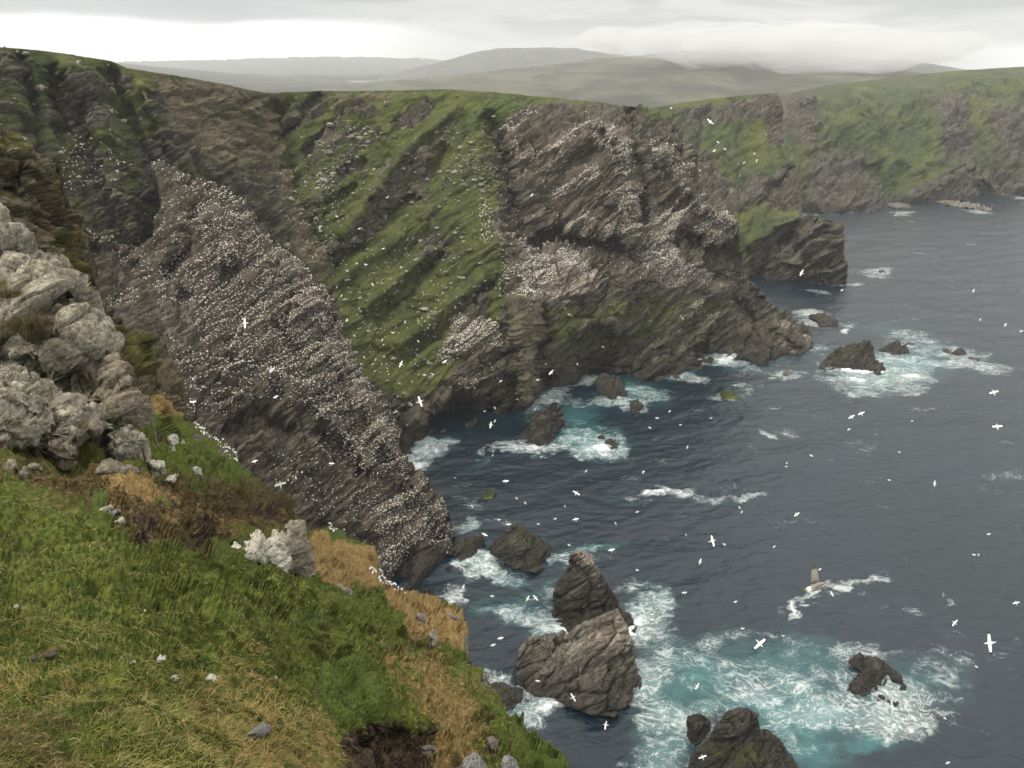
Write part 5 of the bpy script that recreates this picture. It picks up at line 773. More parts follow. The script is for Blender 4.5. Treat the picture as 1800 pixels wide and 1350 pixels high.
# ------------------------------------------------------------------ grass blades
def blade_material():
    m, n = material('grass_blades')
    b = n.new('ShaderNodeBsdfPrincipled'); o = n.new('ShaderNodeOutputMaterial'); t = n.new('ShaderNodeBsdfTranslucent'); mx = n.new('ShaderNodeMixShader')
    c = n.attrc('tint'); n.l.new(c, b.inputs['Base Color']); n.l.new(c, t.inputs['Color']); b.inputs['Roughness'].default_value = 0.6; b.inputs['Specular IOR Level'].default_value = 0.25
    mx.inputs[0].default_value = 0.3; n.l.new(b.outputs[0], mx.inputs[1]); n.l.new(t.outputs[0], mx.inputs[2]); n.l.new(mx.outputs[0], o.inputs[0]); return m
M_blade = blade_material()
def blades(P, Nrm, L, Wd, az, lean, curl, col):
    """bent blades: two quads and a tip each"""
    n = len(P); up = np.stack([0*az, 0*az, 0*az+1], -1); d = np.stack([np.cos(az), np.sin(az), 0*az], -1)
    side = np.stack([-np.sin(az), np.cos(az), 0*az], -1)
    V = np.zeros((n, 5, 3)); T = np.zeros((n, 5, 3))
    def pos(t): return P+(up*(np.cos(lean+curl*t)*t)[:, None]+d*(np.sin(lean+curl*t)*t)[:, None])*L[:, None]
    for k, (t, ws) in enumerate(((0, 1.0), (0.55, 0.8))):
        c = pos(t+0*L); V[:, 2*k] = c-side*(Wd*ws/2)[:, None]; V[:, 2*k+1] = c+side*(Wd*ws/2)[:, None]
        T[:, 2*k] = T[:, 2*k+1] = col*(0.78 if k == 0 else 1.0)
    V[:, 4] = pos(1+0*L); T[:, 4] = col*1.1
    b = np.arange(n)*5
    return V.reshape(-1, 3), T.reshape(-1, 3), np.stack([b, b+1, b+3, b+2], -1), np.stack([b+2, b+3, b+4], -1)
def build_grass():
    rg = np.random.default_rng(7)
    px, py = brow.px, brow.py; Y = brow.P[:, 1]
    vis = (px > -90) & (py < 1420) & (px < 1030)
    dens = np.clip(0.55+0.0*Y, 0, 1)*np.where(Y < 14, 1.15, np.where(Y < 30, .8, .55))
    bare = np.clip(brow.A['soil']+brow.A['stone'], 0, 1); mossy = np.clip(brow.A['moss'], 0, 1)
    dens = dens*(1-.93*bare)*vis
    cl = fbm(brow.P/0.45, 3, seed=601); cl2 = fbm(brow.P/2.2, 2, seed=602)
    dens = dens*np.clip(0.75+1.1*cl, 0.12, 1.5)
    cnt = rg.poisson(dens*1.0); i = np.repeat(np.arange(len(px)), cnt); n = len(i)
    jit = rg.normal(0, 1, (n, 3))*(Y[i]/F*1.6)[:, None]; jit[:, 2] *= .4
    P = brow.P[i]+jit-np.array([0, 0, .01])
    L = np.clip(0.085+0.055*cl2[i]+0.05*rg.random(n)+0.003*Y[i], 0.035, .34)*np.where(mossy[i] > .5, .35, 1)*rg.uniform(.55, 1.25, n)
    L = np.minimum(L, np.where(Y[i] > 7, 12, 38)*Y[i]/F)
    Wd = np.maximum(0.0042, Y[i]/F*1.15)*rg.uniform(.7, 1.25, n)
    az = 2.6*fbm(P/1.6, 2, seed=605)+rg.normal(-0.6, 1.0, n); lean = np.abs(rg.normal(.55, .35, n)); curl = rg.uniform(.2, 1.3, n)
    k1 = np.clip(P[:, 1]/7, .6, 4)[:, None]
    j = 1.0*fbm(P/(1.3*k1), 3, seed=603)+rg.normal(0, .22, n); hue = fbm(P/(0.7*k1), 3, seed=604); hue2 = fbm(P/(2.6*k1), 2, seed=606)
    tan_, br = brow.A['tan'][i]+.55*j+.25*hue2, brow.A['brown'][i]+.6*j-.5*hue2+.12
    g = np.stack([0.132+.075*rg.random(n), 0.156+.07*rg.random(n), 0.029+.016*rg.random(n)], -1)*np.clip(1.05+1.0*hue, .35, 1.9)[:, None]
    y = np.array([0.32, 0.275, 0.085]); g = np.where((rg.random(n) < np.clip(.34+1.0*hue2+.4*hue, .03, .8))[:, None], y*rg.uniform(.55, 1.15, (n, 1)), g)
    ol = np.array([0.135, 0.100, 0.036])*rg.uniform(.45, 1.4, (n, 1)); st = np.array([0.42, 0.275, 0.105])*rg.uniform(.55, 1.25, (n, 1))
    col = np.where((br > .42)[:, None], ol, g); col = np.where((tan_ > .52)[:, None], st, col)
    ms = np.array([0.105, 0.138, 0.030])*rg.uniform(.7, 1.3, (n, 1)); col = np.where((mossy[i]+.35*j > .5)[:, None], ms, col)
    dead = rg.random(n) < .06; col = np.where(dead[:, None], np.array([0.42, 0.34, 0.17])*rg.uniform(.6, 1.2, (n, 1)), col)
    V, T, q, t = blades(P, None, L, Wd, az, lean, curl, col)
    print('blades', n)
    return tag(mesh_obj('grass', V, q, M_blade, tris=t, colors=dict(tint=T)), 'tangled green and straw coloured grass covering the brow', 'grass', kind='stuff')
build_grass()
def tussock(label, x, y, Yd, r, L, n, cols, seed):
    rg = np.random.default_rng(seed); c = at(np.array(x), np.array(y), Yd)
    th = rg.uniform(0, 2*math.pi, n); rr = r*np.sqrt(rg.random(n))
    P = c+np.stack([rr*np.cos(th), rr*.7*np.sin(th), -0.25*rr], -1)
    k = rg.integers(0, len(cols), n); col = np.array(cols)[k]*rg.uniform(.6, 1.3, (n, 1))
    V, T, q, t = blades(P, None, L*rg.uniform(.5, 1.2, n), np.full(n, .03), th+rg.normal(0, .5, n), rg.uniform(.1, .8, n), rg.uniform(.5, 1.6, n), col)
    # a root mat the blades grow from
    s0 = len(V); ang = np.linspace(0, 2*math.pi, 12, endpoint=False); ring = c+np.stack([r*np.cos(ang), .7*r*np.sin(ang), 0*ang-.3*r], -1)
    V = np.concatenate([V, ring, [c+np.array([0, -.1*r, .25*r])]]); T = np.concatenate([T, np.tile(np.array(cols[0])*.5, (13, 1))])
    t = np.concatenate([t, np.array([(s0+i, s0+(i+1) % 12, s0+12) for i in range(12)])])
    return tag(mesh_obj('grass_tussock', V, q, M_blade, tris=t, colors=dict(tint=T), loc=tuple(c)), label, 'tussock')
tussock('dark red brown tussock of dead grass growing on the pale rock face', 48, 568, 37.6, .85, .95, 900, [(0.055, 0.035, 0.014), (0.09, 0.055, 0.02), (0.07, 0.07, 0.018)], 1)
tussock('small brown tussock on the pale rock face above the big red brown one', 14, 516, 38.6, .5, .6, 420, [(0.06, 0.045, 0.016), (0.09, 0.065, 0.022)], 2)
tussock('russet grass tuft hanging over the cliff edge above the knobbly white crag', 486, 884, 49, 1.2, .9, 900, [(0.085, 0.055, 0.018), (0.13, 0.085, 0.028), (0.07, 0.06, 0.018)], 3)
# ------------------------------------------------------------------ loose stones on the slopes
def scree():
    rg = np.random.default_rng(11)
    t = (1+5**.5)/2; ico = np.array([(-1, t, 0), (1, t, 0), (-1, -t, 0), (1, -t, 0), (0, -1, t), (0, 1, t), (0, -1, -t), (0, 1, -t), (t, 0, -1), (t, 0, 1), (-t, 0, -1), (-t, 0, 1)])/1.9
    tri = np.array([(0, 11, 5), (0, 5, 1), (0, 1, 7), (0, 7, 10), (0, 10, 11), (1, 5, 9), (5, 11, 4), (11, 10, 2), (10, 7, 6), (7, 1, 8), (3, 9, 4), (3, 4, 2), (3, 2, 6), (3, 6, 8), (3, 8, 9), (4, 9, 5), (2, 4, 11), (6, 2, 10), (8, 6, 7), (9, 8, 1)])
    pr = np.clip(bay.A['scree']-.15, 0, 1)*0.10+0.007*(bay.A['grass'] > .5)+0.008*(bay.px > 480)*(bay.py > 200)*(bay.px < 900)
    pr = pr*np.clip(.4+1.6*fbm(bay.P/9, 3, seed=701)+.4, .05, 2)*(1-bay.A['wet'])
    i = np.nonzero(rg.random(len(pr)) < pr)[0]; n = len(i)
    s = np.clip(rg.lognormal(-.85, .55, n), .18, 1.7)
    V = ico[None]*(1+rg.normal(0, .17, (n, 12, 1)))*s[:, None, None]*np.stack([rg.uniform(.8, 1.5, n), rg.uniform(.7, 1.2, n), rg.uniform(.4, .8, n)], -1)[:, None]
    a = rg.uniform(0, 6.28, n); c, sn = np.cos(a), np.sin(a)
    V = np.stack([V[..., 0]*c[:, None]-V[..., 1]*sn[:, None], V[..., 0]*sn[:, None]+V[..., 1]*c[:, None], V[..., 2]+.45*V[..., 0]*0], -1)
    V = V+bay.P[i][:, None]+np.array([0, -.1, .1])
    T = (tri[None]+12*np.arange(n)[:, None, None]).reshape(-1, 3)
    m, nn = material('loose_stone'); p = nn.obj()
    k = nn.noise(p, 0.6, 2); b = nn.noise(p, 5.0, 3)
    finish(nn, nn.mix(nn.step(nn.add(nn.mul(k, .7), nn.mul(b, .3)), .36, .64), (0.075, 0.072, 0.056), (0.31, 0.295, 0.235)), .95, .1)
    print('stones', n)
    tag(mesh_obj('scree', V.reshape(-1, 3), None, m, tris=T, smooth=False), 'grey stones scattered down the green slope and gully', 'stones', kind='stuff')
scree()

# ------------------------------------------------------------------ birds
def plain(name, c, rough=.7):
    m, n = material(name); finish(n, n.mix(n.noise(n.obj(), 14, 2), tuple(x*.9 for x in c), c), rough, .2); return m
M_white = plain('white_plumage', (0.86, 0.86, 0.84)); M_black = plain('black_plumage', (0.012, 0.011, 0.011)); M_cream = plain('cream_plumage', (0.80, 0.70, 0.45)); M_bill = plain('grey_bill', (0.30, 0.32, 0.34)); M_greyp = plain('grey_plumage', (0.24, 0.215, 0.185)); M_sooty = plain('sooty_plumage', (0.06, 0.055, 0.05))
BIRD_MATS = [M_white, M_black, M_cream, M_bill]
def flyer_mesh(name, dih=0.0, tip=0.0, sweep=0.12, span=1.8, body=0.95, chord=0.24, mats=None, fat=1.0, dih2=None):
    """bird on the wing: one skin, lofted body with wings grown from its sides; +Y ahead, +Z up"""
    st = [(-.5, .006), (-.40, .028), (-.24, .060), (-.10, .085), (.04, .092), (.17, .078), (.27, .046), (.35, .045), (.41, .030), (.50, .004)]
    V, Fc, Mi = [], [], []
    for y, r in st:
        for k in range(8):
            a = k*math.pi/4; V.append((r*fat*math.cos(a), y*body, r*fat*.88*math.sin(a)+(.012 if y > .3 else 0)))
    hole = set()
    for r in (2, 3, 4):
        hole |= {(r, 0), (r, 7), (r, 3), (r, 4)}
    for r in range(len(st)-1):
        for k in range(8):
            if (r, k) in hole: continue
            a, b = r*8+k, r*8+(k+1) % 8
            Fc.append((a, b, b+8, a+8)); Mi.append(3 if r == 8 else 2 if r >= 6 else 0)
    for side in (1, -1):
        kt, km, kb = (1, 0, 7) if side == 1 else (3, 4, 5)
        loop = [5*8+kt, 4*8+kt, 3*8+kt, 2*8+kt, 2*8+km, 2*8+kb, 3*8+kb, 4*8+kb, 5*8+kb, 5*8+km]
        prev = loop; h = span/2; dd = dih if side == 1 or dih2 is None else dih2
        x0 = .05; z = 0.02; xl = x0; stations = ((.12, 1.0, .03), (.30, .95, .05), (.50, .86, .02), (.72, .62, -.04), (.90, .36, -.12), (1.0, .06, -.20))
        for si, (t, cw, sw) in enumerate(stations):
            ang = dd+(tip if t > .5 else 0); seg = t*h-xl if si else t*h-x0
            xx = (prev_x if si else x0)+seg*math.cos(ang); zz = (prev_z if si else z)+seg*math.sin(ang); prev_x, prev_z = xx, zz; xl = t*h
            c = chord*cw; yc = .045*body+sweep*(sw if t > .5 else sw*.5)*span; th = .016*cw+.002
            f = [c*.42, c*.25, -c*.1, -c*.5, -c*.55, -c*.5, -c*.1, c*.25, c*.42, c*.5]; q = [th*.5, th, th*.8, th*.2, 0, -th*.2, -th*.5, -th*.6, -th*.4, 0]
            cur = []
            for j in range(10): cur.append(len(V)); V.append((side*(xx-q[j]*math.sin(ang)), yc+f[j], zz+q[j]*math.cos(ang)))
            for j in range(10):
                a, b, cc_, d = prev[j], prev[(j+1) % 10], cur[(j+1) % 10], cur[j]
                Fc.append((a, b, cc_, d) if side == 1 else (d, cc_, b, a)); Mi.append(1 if si >= 4 else 0)
            prev = cur
        Fc.append(tuple(prev) if side == 1 else tuple(reversed(prev))); Mi.append(1)
    Fc.append(tuple(range(7, -1, -1))); Mi.append(0); e = (len(st)-1)*8; Fc.append(tuple(range(e, e+8))); Mi.append(3)
    me = bpy.data.meshes.new(name); me.from_pydata(V, [], Fc); me.polygons.foreach_set('material_index', Mi); me.polygons.foreach_set('use_smooth', [True]*len(Fc))
    for m in (mats or BIRD_MATS): me.materials.append(m)
    return me
GLIDE = [flyer_mesh('gannet_glide', .06, -.10), flyer_mesh('gannet_upstroke', .42, -.25), flyer_mesh('gannet_bowed', .16, -.42, .3), flyer_mesh('gannet_flex', .30, -.75, .5)]
R_, U_, B_ = np.array([1., 0, 0]), np.array([0, SP, CP]), np.array([0, -CP, SP])     # picture right, picture up, towards the eye
def unit(v): return v/np.linalg.norm(v)
def place_flyer(me, name, x, y, span, ang, label, group=None, flip=1, real=1.8, topness=.75, dmax=None, cat='gannet'):
    d = real*F/span; D = ray(np.array(float(x)), np.array(float(y))); k = unit(D)
    lim = (CAMZ-2.5)/-k[2] if k[2] < -.02 else 900
    lim = min(lim, dmax or 1e9); s = 1.0
    if d > lim: s = max(lim/d, .3); d = lim
    P = CAM+k*d; a = math.radians(ang)
    W = math.cos(a)*R_+math.sin(a)*U_; N = topness*B_+(1-topness)*np.array([0, 0, 1.0])+.0; N = unit(N-W*(N@W)); Y = np.cross(N, W)*flip; X = np.cross(Y, N)
    o = bpy.data.objects.new(name, me); C.objects.link(o)
    from mathutils import Matrix
    o.matrix_world = Matrix(((X[0]*s, Y[0]*s, N[0]*s, P[0]), (X[1]*s, Y[1]*s, N[1]*s, P[1]), (X[2]*s, Y[2]*s, N[2]*s, P[2]), (0, 0, 0, 1)))
    return tag(o, label, cat, group)
FLY = [  # x, y, wingspan, angle, pose, heading, label
    (1740, 1130, 37, 96, 0, 1, 'white gannet with black wing tips spread upright, the biggest bird over the open sea'), (1678, 1095, 17, 50, 1, 1, 'white gannet with raised wings just beyond the biggest flying bird'), (1786, 1060, 14, 12, 2, 1, 'white bird flying closest to the frame edge over grey water'), (1666, 1341, 10, 20, 3, 1, 'small white bird low over the water below the turquoise wash'),
    (1716, 1172, 8, -30, 2, 1, 'speck of a white bird below the biggest flying gannet'), (1335, 1131, 32, 42, 0, -1, 'gannet slanting down with black tips above the turquoise wash'), (1462, 1044, 14, -58, 0, 1, 'white bird steeply banked beside the large brown gull'), (1441, 1001, 9, 30, 3, 1, 'small white bird crossing behind the large brown gull'),
    (1252, 951, 27, -76, 0, 1, 'white gannet with wings held almost vertical above mid bay water'), (1273, 957, 9, -30, 2, 1, 'small white bird right next to the vertical winged gannet'), (1231, 987, 15, 75, 3, 1, 'white gannet folding its wings below the vertical winged gannet'), (1400, 904, 15, 35, 1, -1, 'white bird with angled wings on open water beyond the long foam streak'), (1643, 850, 14, 85, 3, 1, 'white bird seen end on over the empty grey water'),
    (1747, 690, 20, 14, 2, 1, 'white gannet flying past the outer skerries, the upper of two at the edge'), (1753, 750, 22, 4, 0, 1, 'white gannet gliding flat winged, the lower of two at the edge'), (1497, 733, 16, 28, 2, 1, 'first of two white birds flying wing to wing'), (1514, 727, 16, 22, 2, 1, 'second of two white birds flying wing to wing, the leading one'),
    (1409, 480, 17, 62, 1, 1, 'white gannet crossing in front of the far rock prow'), (1248, 214, 17, -42, 0, 1, 'white bird soaring against the hazy green headland'), (1203, 1042, 12, 6, 2, 1, 'white bird gliding over dark water beyond the stack surf'), (1225, 1206, 17, 60, 3, -1, 'dark tipped gannet over the turquoise water near the pale slab'), (1336, 1293, 11, 10, 1, 1, 'white bird passing over the top of the big dark crag'),
    (1235, 1331, 18, 20, 0, 1, 'white bird flying over the lower flank of the big dark crag'), (1262, 1343, 11, 60, 1, 1, 'white bird at the bottom edge over the big dark crag'), (1065, 1274, 21, 80, 1, 1, 'white gannet flapping over dark water under the large pale slab'), (1007, 1226, 21, -60, 0, 1, 'white gannet diving across the shaded face of the large pale slab'), (994, 1190, 14, 72, 0, 1, 'white bird crossing the top of the shaded face on the pale slab'),
    (1085, 1198, 13, -15, 2, 1, 'white bird crossing the far end of the pale slab'), (945, 1197, 11, -12, 2, 1, 'white bird over the low end of the pale slab'), (880, 1122, 15, 12, 1, 1, 'white gannet between the straw slope and the pale slab, the higher of two'), (867, 1134, 13, 18, 3, 1, 'white bird between the straw slope and the pale slab, the lower of two'),
    (928, 1052, 15, 62, 3, 1, 'first of two banking birds above the surf beside the pointed stack'), (941, 1051, 17, -50, 0, 1, 'second of two banking birds above the surf beside the pointed stack'), (865, 1048, 10, -10, 1, 1, 'white bird low over dark water left of the two banking birds'), (815, 1031, 13, 68, 1, 1, 'white gannet over the foam at the foot of the gannet cliff'), (852, 940, 15, -25, 2, 1, 'white bird skimming past the ledge at the foot of the gannet cliff'),
    (894, 922, 13, 5, 2, 1, 'white bird just over the crest of the green topped rock'), (1075, 967, 17, 14, 1, 1, 'white gannet flapping beyond the pointed stack'), (1012, 913, 15, 12, 2, 1, 'white bird gliding over the bay behind the green topped rock'), (1013, 867, 19, -30, 0, 1, 'larger white gannet banking over the middle of the cove'), (889, 846, 15, 3, 0, 1, 'white bird gliding level over the dark water of the cove'),
    (863, 747, 17, 80, 1, 1, 'white gannet with upright wings where the headland meets the cove'), (738, 706, 27, -70, 0, 1, 'big white gannet in front of the dark foot of the green slope'), (705, 640, 17, 66, 0, 1, 'white gannet with a slanted wing line over the lower green slope'), (969, 655, 16, 48, 1, 1, 'white gannet in front of the cliff foot left of the boulder beach'), (782, 636, 14, 30, 1, 1, 'white gannet coming in to the lower ledge colony on the green slope'),
    (431, 568, 24, 92, 0, 1, 'largest white gannet hanging with vertical wings in front of the gannet cliff'), (340, 707, 15, 4, 1, 1, 'white bird with bent wings beside the lowest end of the dark crag'), (485, 698, 13, 30, 3, 1, 'white gannet braking in front of the middle of the gannet cliff'), (493, 852, 28, 16, 2, 1, 'long winged white gannet passing just over the russet grass edge'), (448, 811, 14, 18, 2, 1, 'white bird above the russet grass edge near the shaded cliff'), (583, 815, 13, -5, 2, 1, 'white bird arcing across the lower bird clusters of the gannet cliff'),
    (610, 563, 9, 60, 3, 1, 'small white bird leaving the ridge of the gannet cliff'), (127, 336, 9, 40, 1, 1, 'white bird crossing the high green back wall above the crag'), (253, 361, 8, 50, 2, 1, 'curved white bird before the back wall beside the gannet cliff top'), (478, 650, 16, 38, 0, -1, 'slim white bird flying down across the centre of the gannet cliff'),
]
for x, y, sp, an, k, fl, lab in FLY:
    place_flyer(GLIDE[k], 'flying_gannet', x, y, sp, an, lab, 'gannets on the wing', fl, dmax=165 if x < 620 and y > 420 else None)
rgf = random.Random(3)
FAR_FLY = [('tiny white bird flying in front of the lower green slope', [(635, 640), (672, 598), (659, 652), (675, 627), (671, 640), (697, 723), (724, 712), (760, 658), (746, 659), (693, 725), (660, 632), (690, 585), (712, 566), (655, 640), (623, 590), (640, 628), (800, 540), (735, 600)]),
           ('tiny white bird flying in front of the upper green slope', [(592, 380), (562, 401), (632, 402), (681, 347), (674, 437), (643, 465), (627, 463), (610, 476), (655, 500), (705, 470), (600, 520), (592, 505)]),
           ('tiny white bird flying close to the centre headland cliff', [(822, 630), (870, 717), (888, 711), (945, 668), (908, 656), (880, 670), (940, 720), (852, 723), (858, 700), (960, 640), (870, 740), (980, 520), (935, 590), (1015, 640), (910, 702), (900, 540), (935, 343), (1200, 560), (1060, 610)]),
           ('tiny white bird over the dark water of the cove', [(751, 850), (757, 861), (946, 921), (877, 914), (976, 912), (1082, 920), (1120, 1002), (800, 840), (866, 800), (951, 803), (908, 876), (923, 884), (993, 890), (1131, 830), (1131, 829), (830, 890), (1000, 958), (1030, 828)]),
           ('tiny white bird far out over the open grey sea', [(1293, 1058), (1305, 1105), (1377, 1118), (1711, 511), (1723, 562), (1767, 571), (1795, 582), (1250, 735), (1196, 747), (1142, 752), (1155, 735), (1492, 755), (1581, 795), (1426, 801), (1383, 814), (1382, 820), (1563, 844), (1131, 829), (1300, 892), (1712, 975), (1720, 975), (1738, 939), (1361, 961), (1206, 940), (1480, 510), (1660, 1262), (1548, 1262), (1603, 740), (1208, 786), (1304, 900), (1120, 900), (1177, 723)]),
           ('tiny white bird flying along the far hazy cliffs', [(1262, 250), (1274, 262), (1326, 270), (1330, 282), (1256, 265), (1308, 286), (1180, 190), (1230, 300)])]
for lab, pts in FAR_FLY:
    for x, y in pts:
        place_flyer(GLIDE[rgf.randrange(4)], 'flying_seabird', x, y, rgf.uniform(5.5, 8.5), rgf.uniform(-60, 80), lab, lab.replace('bird', 'birds', 1), rgf.choice((1, -1)), real=1.6, topness=rgf.uniform(.4, .9), dmax=250 if x < 760 and y > 500 else 300 if x < 1250 and y < 760 else None, cat='seabird')
# the big gull: grey upper wing raised, the other pointing at the eye
gm = flyer_mesh('gull', 1.0, -.22, .22, 1.3, .66, .19, [M_greyp, M_sooty, M_white, plain('yellow_bill', (.5, .38, .12))], fat=1.15, dih2=1.45)
def gull():
    from mathutils import Matrix
    k = unit(ray(np.array(1437.0), np.array(1031.0))); P = CAM+k*21.0
    Y = unit(-R_-.25*U_+.1*B_); N = unit(.62*U_+.75*B_); N = unit(N-Y*(N@Y)); X = np.cross(Y, N)
    o = bpy.data.objects.new('gull', gm); C.objects.link(o)
    o.matrix_world = Matrix(((X[0], Y[0], N[0], P[0]), (X[1], Y[1], N[1], P[1]), (X[2], Y[2], N[2], P[2]), (0, 0, 0, 1)))
    tag(o, 'large brown grey gull with a pale head and one wing raised', 'gull')
gull()

# sitting birds: a lofted body, neck and head
def sitter(rings, segs, kind=0):
    path = [(-.40, .06, .012), (-.27, .13, .075), (-.05, .19, .135), (.13, .24, .125), (.22, .36, .062), (.25, .45, .060), (.32, .47, .034), (.42, .455, .004)]
    if rings == 5: path = [path[i] for i in (0, 2, 3, 5, 7)]
    V, Fq, Mi = [], [], []; n = len(path)
    for i, (y, z, r) in enumerate(path):
        a0, a1 = path[max(i-1, 0)], path[min(i+1, n-1)]; t = unit(np.array([0, a1[0]-a0[0], a1[1]-a0[1]])); up = np.cross(np.array([1., 0, 0]), t)
        for k in range(segs):
            a = 2*math.pi*k/segs; V.append((r*math.cos(a), y+up[1]*r*math.sin(a), z+up[2]*r*math.sin(a)))
    for i in range(n-1):
        for k in range(segs):
            a, b = i*segs+k, i*segs+(k+1) % segs; Fq.append((a, b, b+segs, a+segs)); f = i/(n-1)
            Mi.append(1 if i == 0 else 3 if i == n-2 and n > 5 else 2 if f > .5 and n > 5 else 0)
    return np.array(V), np.array(Fq), Mi
def colony():
    rg = np.random.default_rng(21); pts = []
    for R, pats, cell, who in ((bay, COLONY_S1, .86, 1), (gan, COLONY_S2, .92, 2)):
        d = np.zeros(len(R.px)); wob = 6*fbm(np.stack([R.px/22, R.py/22, 0*R.px], -1), 3, seed=801); wob2 = 6*fbm(np.stack([R.px/22, R.py/22, 0*R.px+5], -1), 3, seed=802)
        for v, poly in pats: d = np.maximum(d, v*cover(poly, R.px+wob, R.py+wob2, 5))
        d *= np.clip(.95+1.5*ridged(bedded(R.P, 9, 6, 2.2), 2, seed=803)+.8*fbm(R.P/5, 2, seed=804), .08, 1.2)
        o = rg.permutation(len(d)); o = o[rg.random(len(o)) < .9]
        key = np.floor(R.P[o]/cell+.13*rg.normal(size=(len(o), 3))).astype(np.int64); key = key[:, 0]*73856093 ^ key[:, 1]*19349663 ^ key[:, 2]*83492791
        _, first = np.unique(key, return_index=True); o = o[first]
        o = o[rg.random(len(o)) < d[o]*(.9 if who == 1 else .74)]
        for i in o: pts.append((R.P[i], R.n[i], who, np.linalg.norm(R.P[i]-CAM)))
    pos = np.array([p[0] for p in pts]); who = np.array([p[2] for p in pts]); dist = np.array([p[3] for p in pts]); nrm = np.array([p[1] for p in pts])
    pos = pos+nrm*.12
    n = len(pos); yaw = rg.uniform(0, 2*math.pi, n); sc = rg.uniform(.85, 1.15, n)
    near = np.argsort(dist)[:190]; ind = np.zeros(n, bool); ind[near] = True
    V, Fq, Mi = sitter(5, 5); rest = np.nonzero(~ind)[0]; m = len(rest)
    c, s = np.cos(yaw[rest])[:, None], np.sin(yaw[rest])[:, None]; k = (sc[rest]*np.where(who[rest] == 1, .84, .56))[:, None]
    X = V[None, :, 0]*k; Y = V[None, :, 1]*k; Z = V[None, :, 2]*k
    VV = np.stack([X*c-Y*s, X*s+Y*c, Z-.05], -1)+pos[rest][:, None]
    Q = (Fq[None]+len(V)*np.arange(m)[:, None, None]).reshape(-1, 4)
    print('colony', n)
    tag(mesh_obj('gannet_colony', VV.reshape(-1, 3), Q, plain('colony_plumage', (0.84, 0.80, 0.72))), 'thousands of white gannets packed on the ledges of both cliffs', 'gannets', kind='stuff')
    V8, F8, M8 = sitter(8, 7); me = bpy.data.meshes.new('sitting_gannet'); me.from_pydata([tuple(v) for v in V8], [], [tuple(f) for f in F8]+[tuple(range(6, -1, -1)), tuple(range(49, 56))])
    me.polygons.foreach_set('material_index', M8+[1, 3]); me.polygons.foreach_set('use_smooth', [True]*(len(F8)+2))
    for mm in BIRD_MATS: me.materials.append(mm)
    def sit(name, P, yw, s_, label, cat, group):
        o = bpy.data.objects.new(name, me); C.objects.link(o); o.location = P; o.rotation_euler = (0, 0, yw); o.scale = (s_,)*3; tag(o, label, cat, group)
    for i in near: sit('nesting_gannet', tuple(pos[i]-np.array([0, 0, .05])), yaw[i], sc[i]*.62, 'white gannet on its nest among the lowest rows on the gannet cliff', 'gannet', 'gannets nesting low on the gannet cliff')
    # birds on the rim of the turf
    for poly, cnt, lab, grp in (([(334, 736), (350, 742), (376, 766), (410, 800), (416, 815), (398, 806), (366, 776), (340, 756)], 60, 'white bird standing in the stony strip beside the mossy turf edge', 'birds on the stony strip of the turf edge'),
                                ([(652, 992), (664, 1004), (706, 1034), (716, 1046), (700, 1042), (670, 1022), (648, 1002)], 40, 'white bird on the rocky lip under the straw coloured slope', 'birds on the lip under the straw slope'),
                                ([(570, 928), (606, 936), (606, 944), (572, 938)], 8, 'white bird on the mossy corner above the straw coloured slope', 'birds on the mossy corner')):
        ii = np.nonzero(inside(poly, brow.px, brow.py))[0]; ii = rg.permutation(ii); used = []
        for i in ii:
            if len(used) >= cnt: break
            if all(math.hypot(brow.px[i]-a, brow.py[i]-b) > 3.2 for a, b in used):
                used.append((brow.px[i], brow.py[i])); sit('seabird', tuple(brow.P[i]+np.array([0, 0, .02])), rg.uniform(0, 6.28), rg.uniform(.5, .68), lab, 'seabird', grp)
colony()

# ------------------------------------------------------------------ feathers, down and droppings in the grass
def feather(label, x, y, L, wid, ang, name='feather', seed=0):
    """a wisp of white barbs about a bent shaft"""
    rg = np.random.default_rng(seed); c = at(np.array(float(x)), np.array(float(y)), ground_Y(x, y)*.985); n = 70
    t = rg.random(n)-.5; sl = np.array([math.cos(ang), .5*math.sin(ang), .55*math.sin(ang)]); P = c+sl*(t*L*.8)[:, None]+np.array([0, 0, .02+.15*L])*(1-2*np.abs(t))[:, None]
    az = ang+rg.choice((-1, 1), n)*rg.uniform(.3, 1.3, n)
    V, T, q, tr = blades(P, None, wid*rg.uniform(.5, 1.1, n), np.full(n, max(.004, wid*.10)), az, rg.uniform(.5, 1.5, n), rg.uniform(.1, .8, n), np.tile([.72, .72, .68], (n, 1))*rg.uniform(.75, 1.1, (n, 1)))
    tag(mesh_obj(name, V, q, M_blade, tris=tr, colors=dict(tint=T), loc=tuple(c)), label, 'feather')
feather('fluffy white tuft of down lying lowest in the green grass', 184, 1266, .085, .06, .3, seed=1); feather('white feather lying in grass next to the small mound', 306, 1193, .09, .03, -.5, seed=2); feather('ragged tuft of white down above the small grassy mound', 224, 1176, .11, .07, .2, seed=3); feather('upright white feather in tall grass beside the bright green patch', 380, 1066, .13, .035, 1.3, seed=4)
feather('grey white feather a little below the upright feather', 386, 1090, .10, .03, 1.0, seed=5); feather('faint wisp of down lying on brown grass near the dark droppings', 369, 1194, .10, .06, .1, seed=6); feather('white feather standing near the dark droppings', 485, 1195, .08, .025, 1.5, seed=7); feather('short white feather on the far green grass by the frame edge', 27, 1071, .12, .05, -.4, seed=8)
feather('pale tuft of down in the long bright grass', 253, 1080, .12, .05, .1, seed=9); feather('white tuft of down in the grass under the pale droppings', 280, 1162, .10, .05, .5, seed=10); feather('thin white stalk lying across the moss cushion', 607, 1283, .16, .012, -.8, seed=11); feather('white feather on turf uphill of the moss cushion', 567, 1110, .18, .07, .3, seed=12)
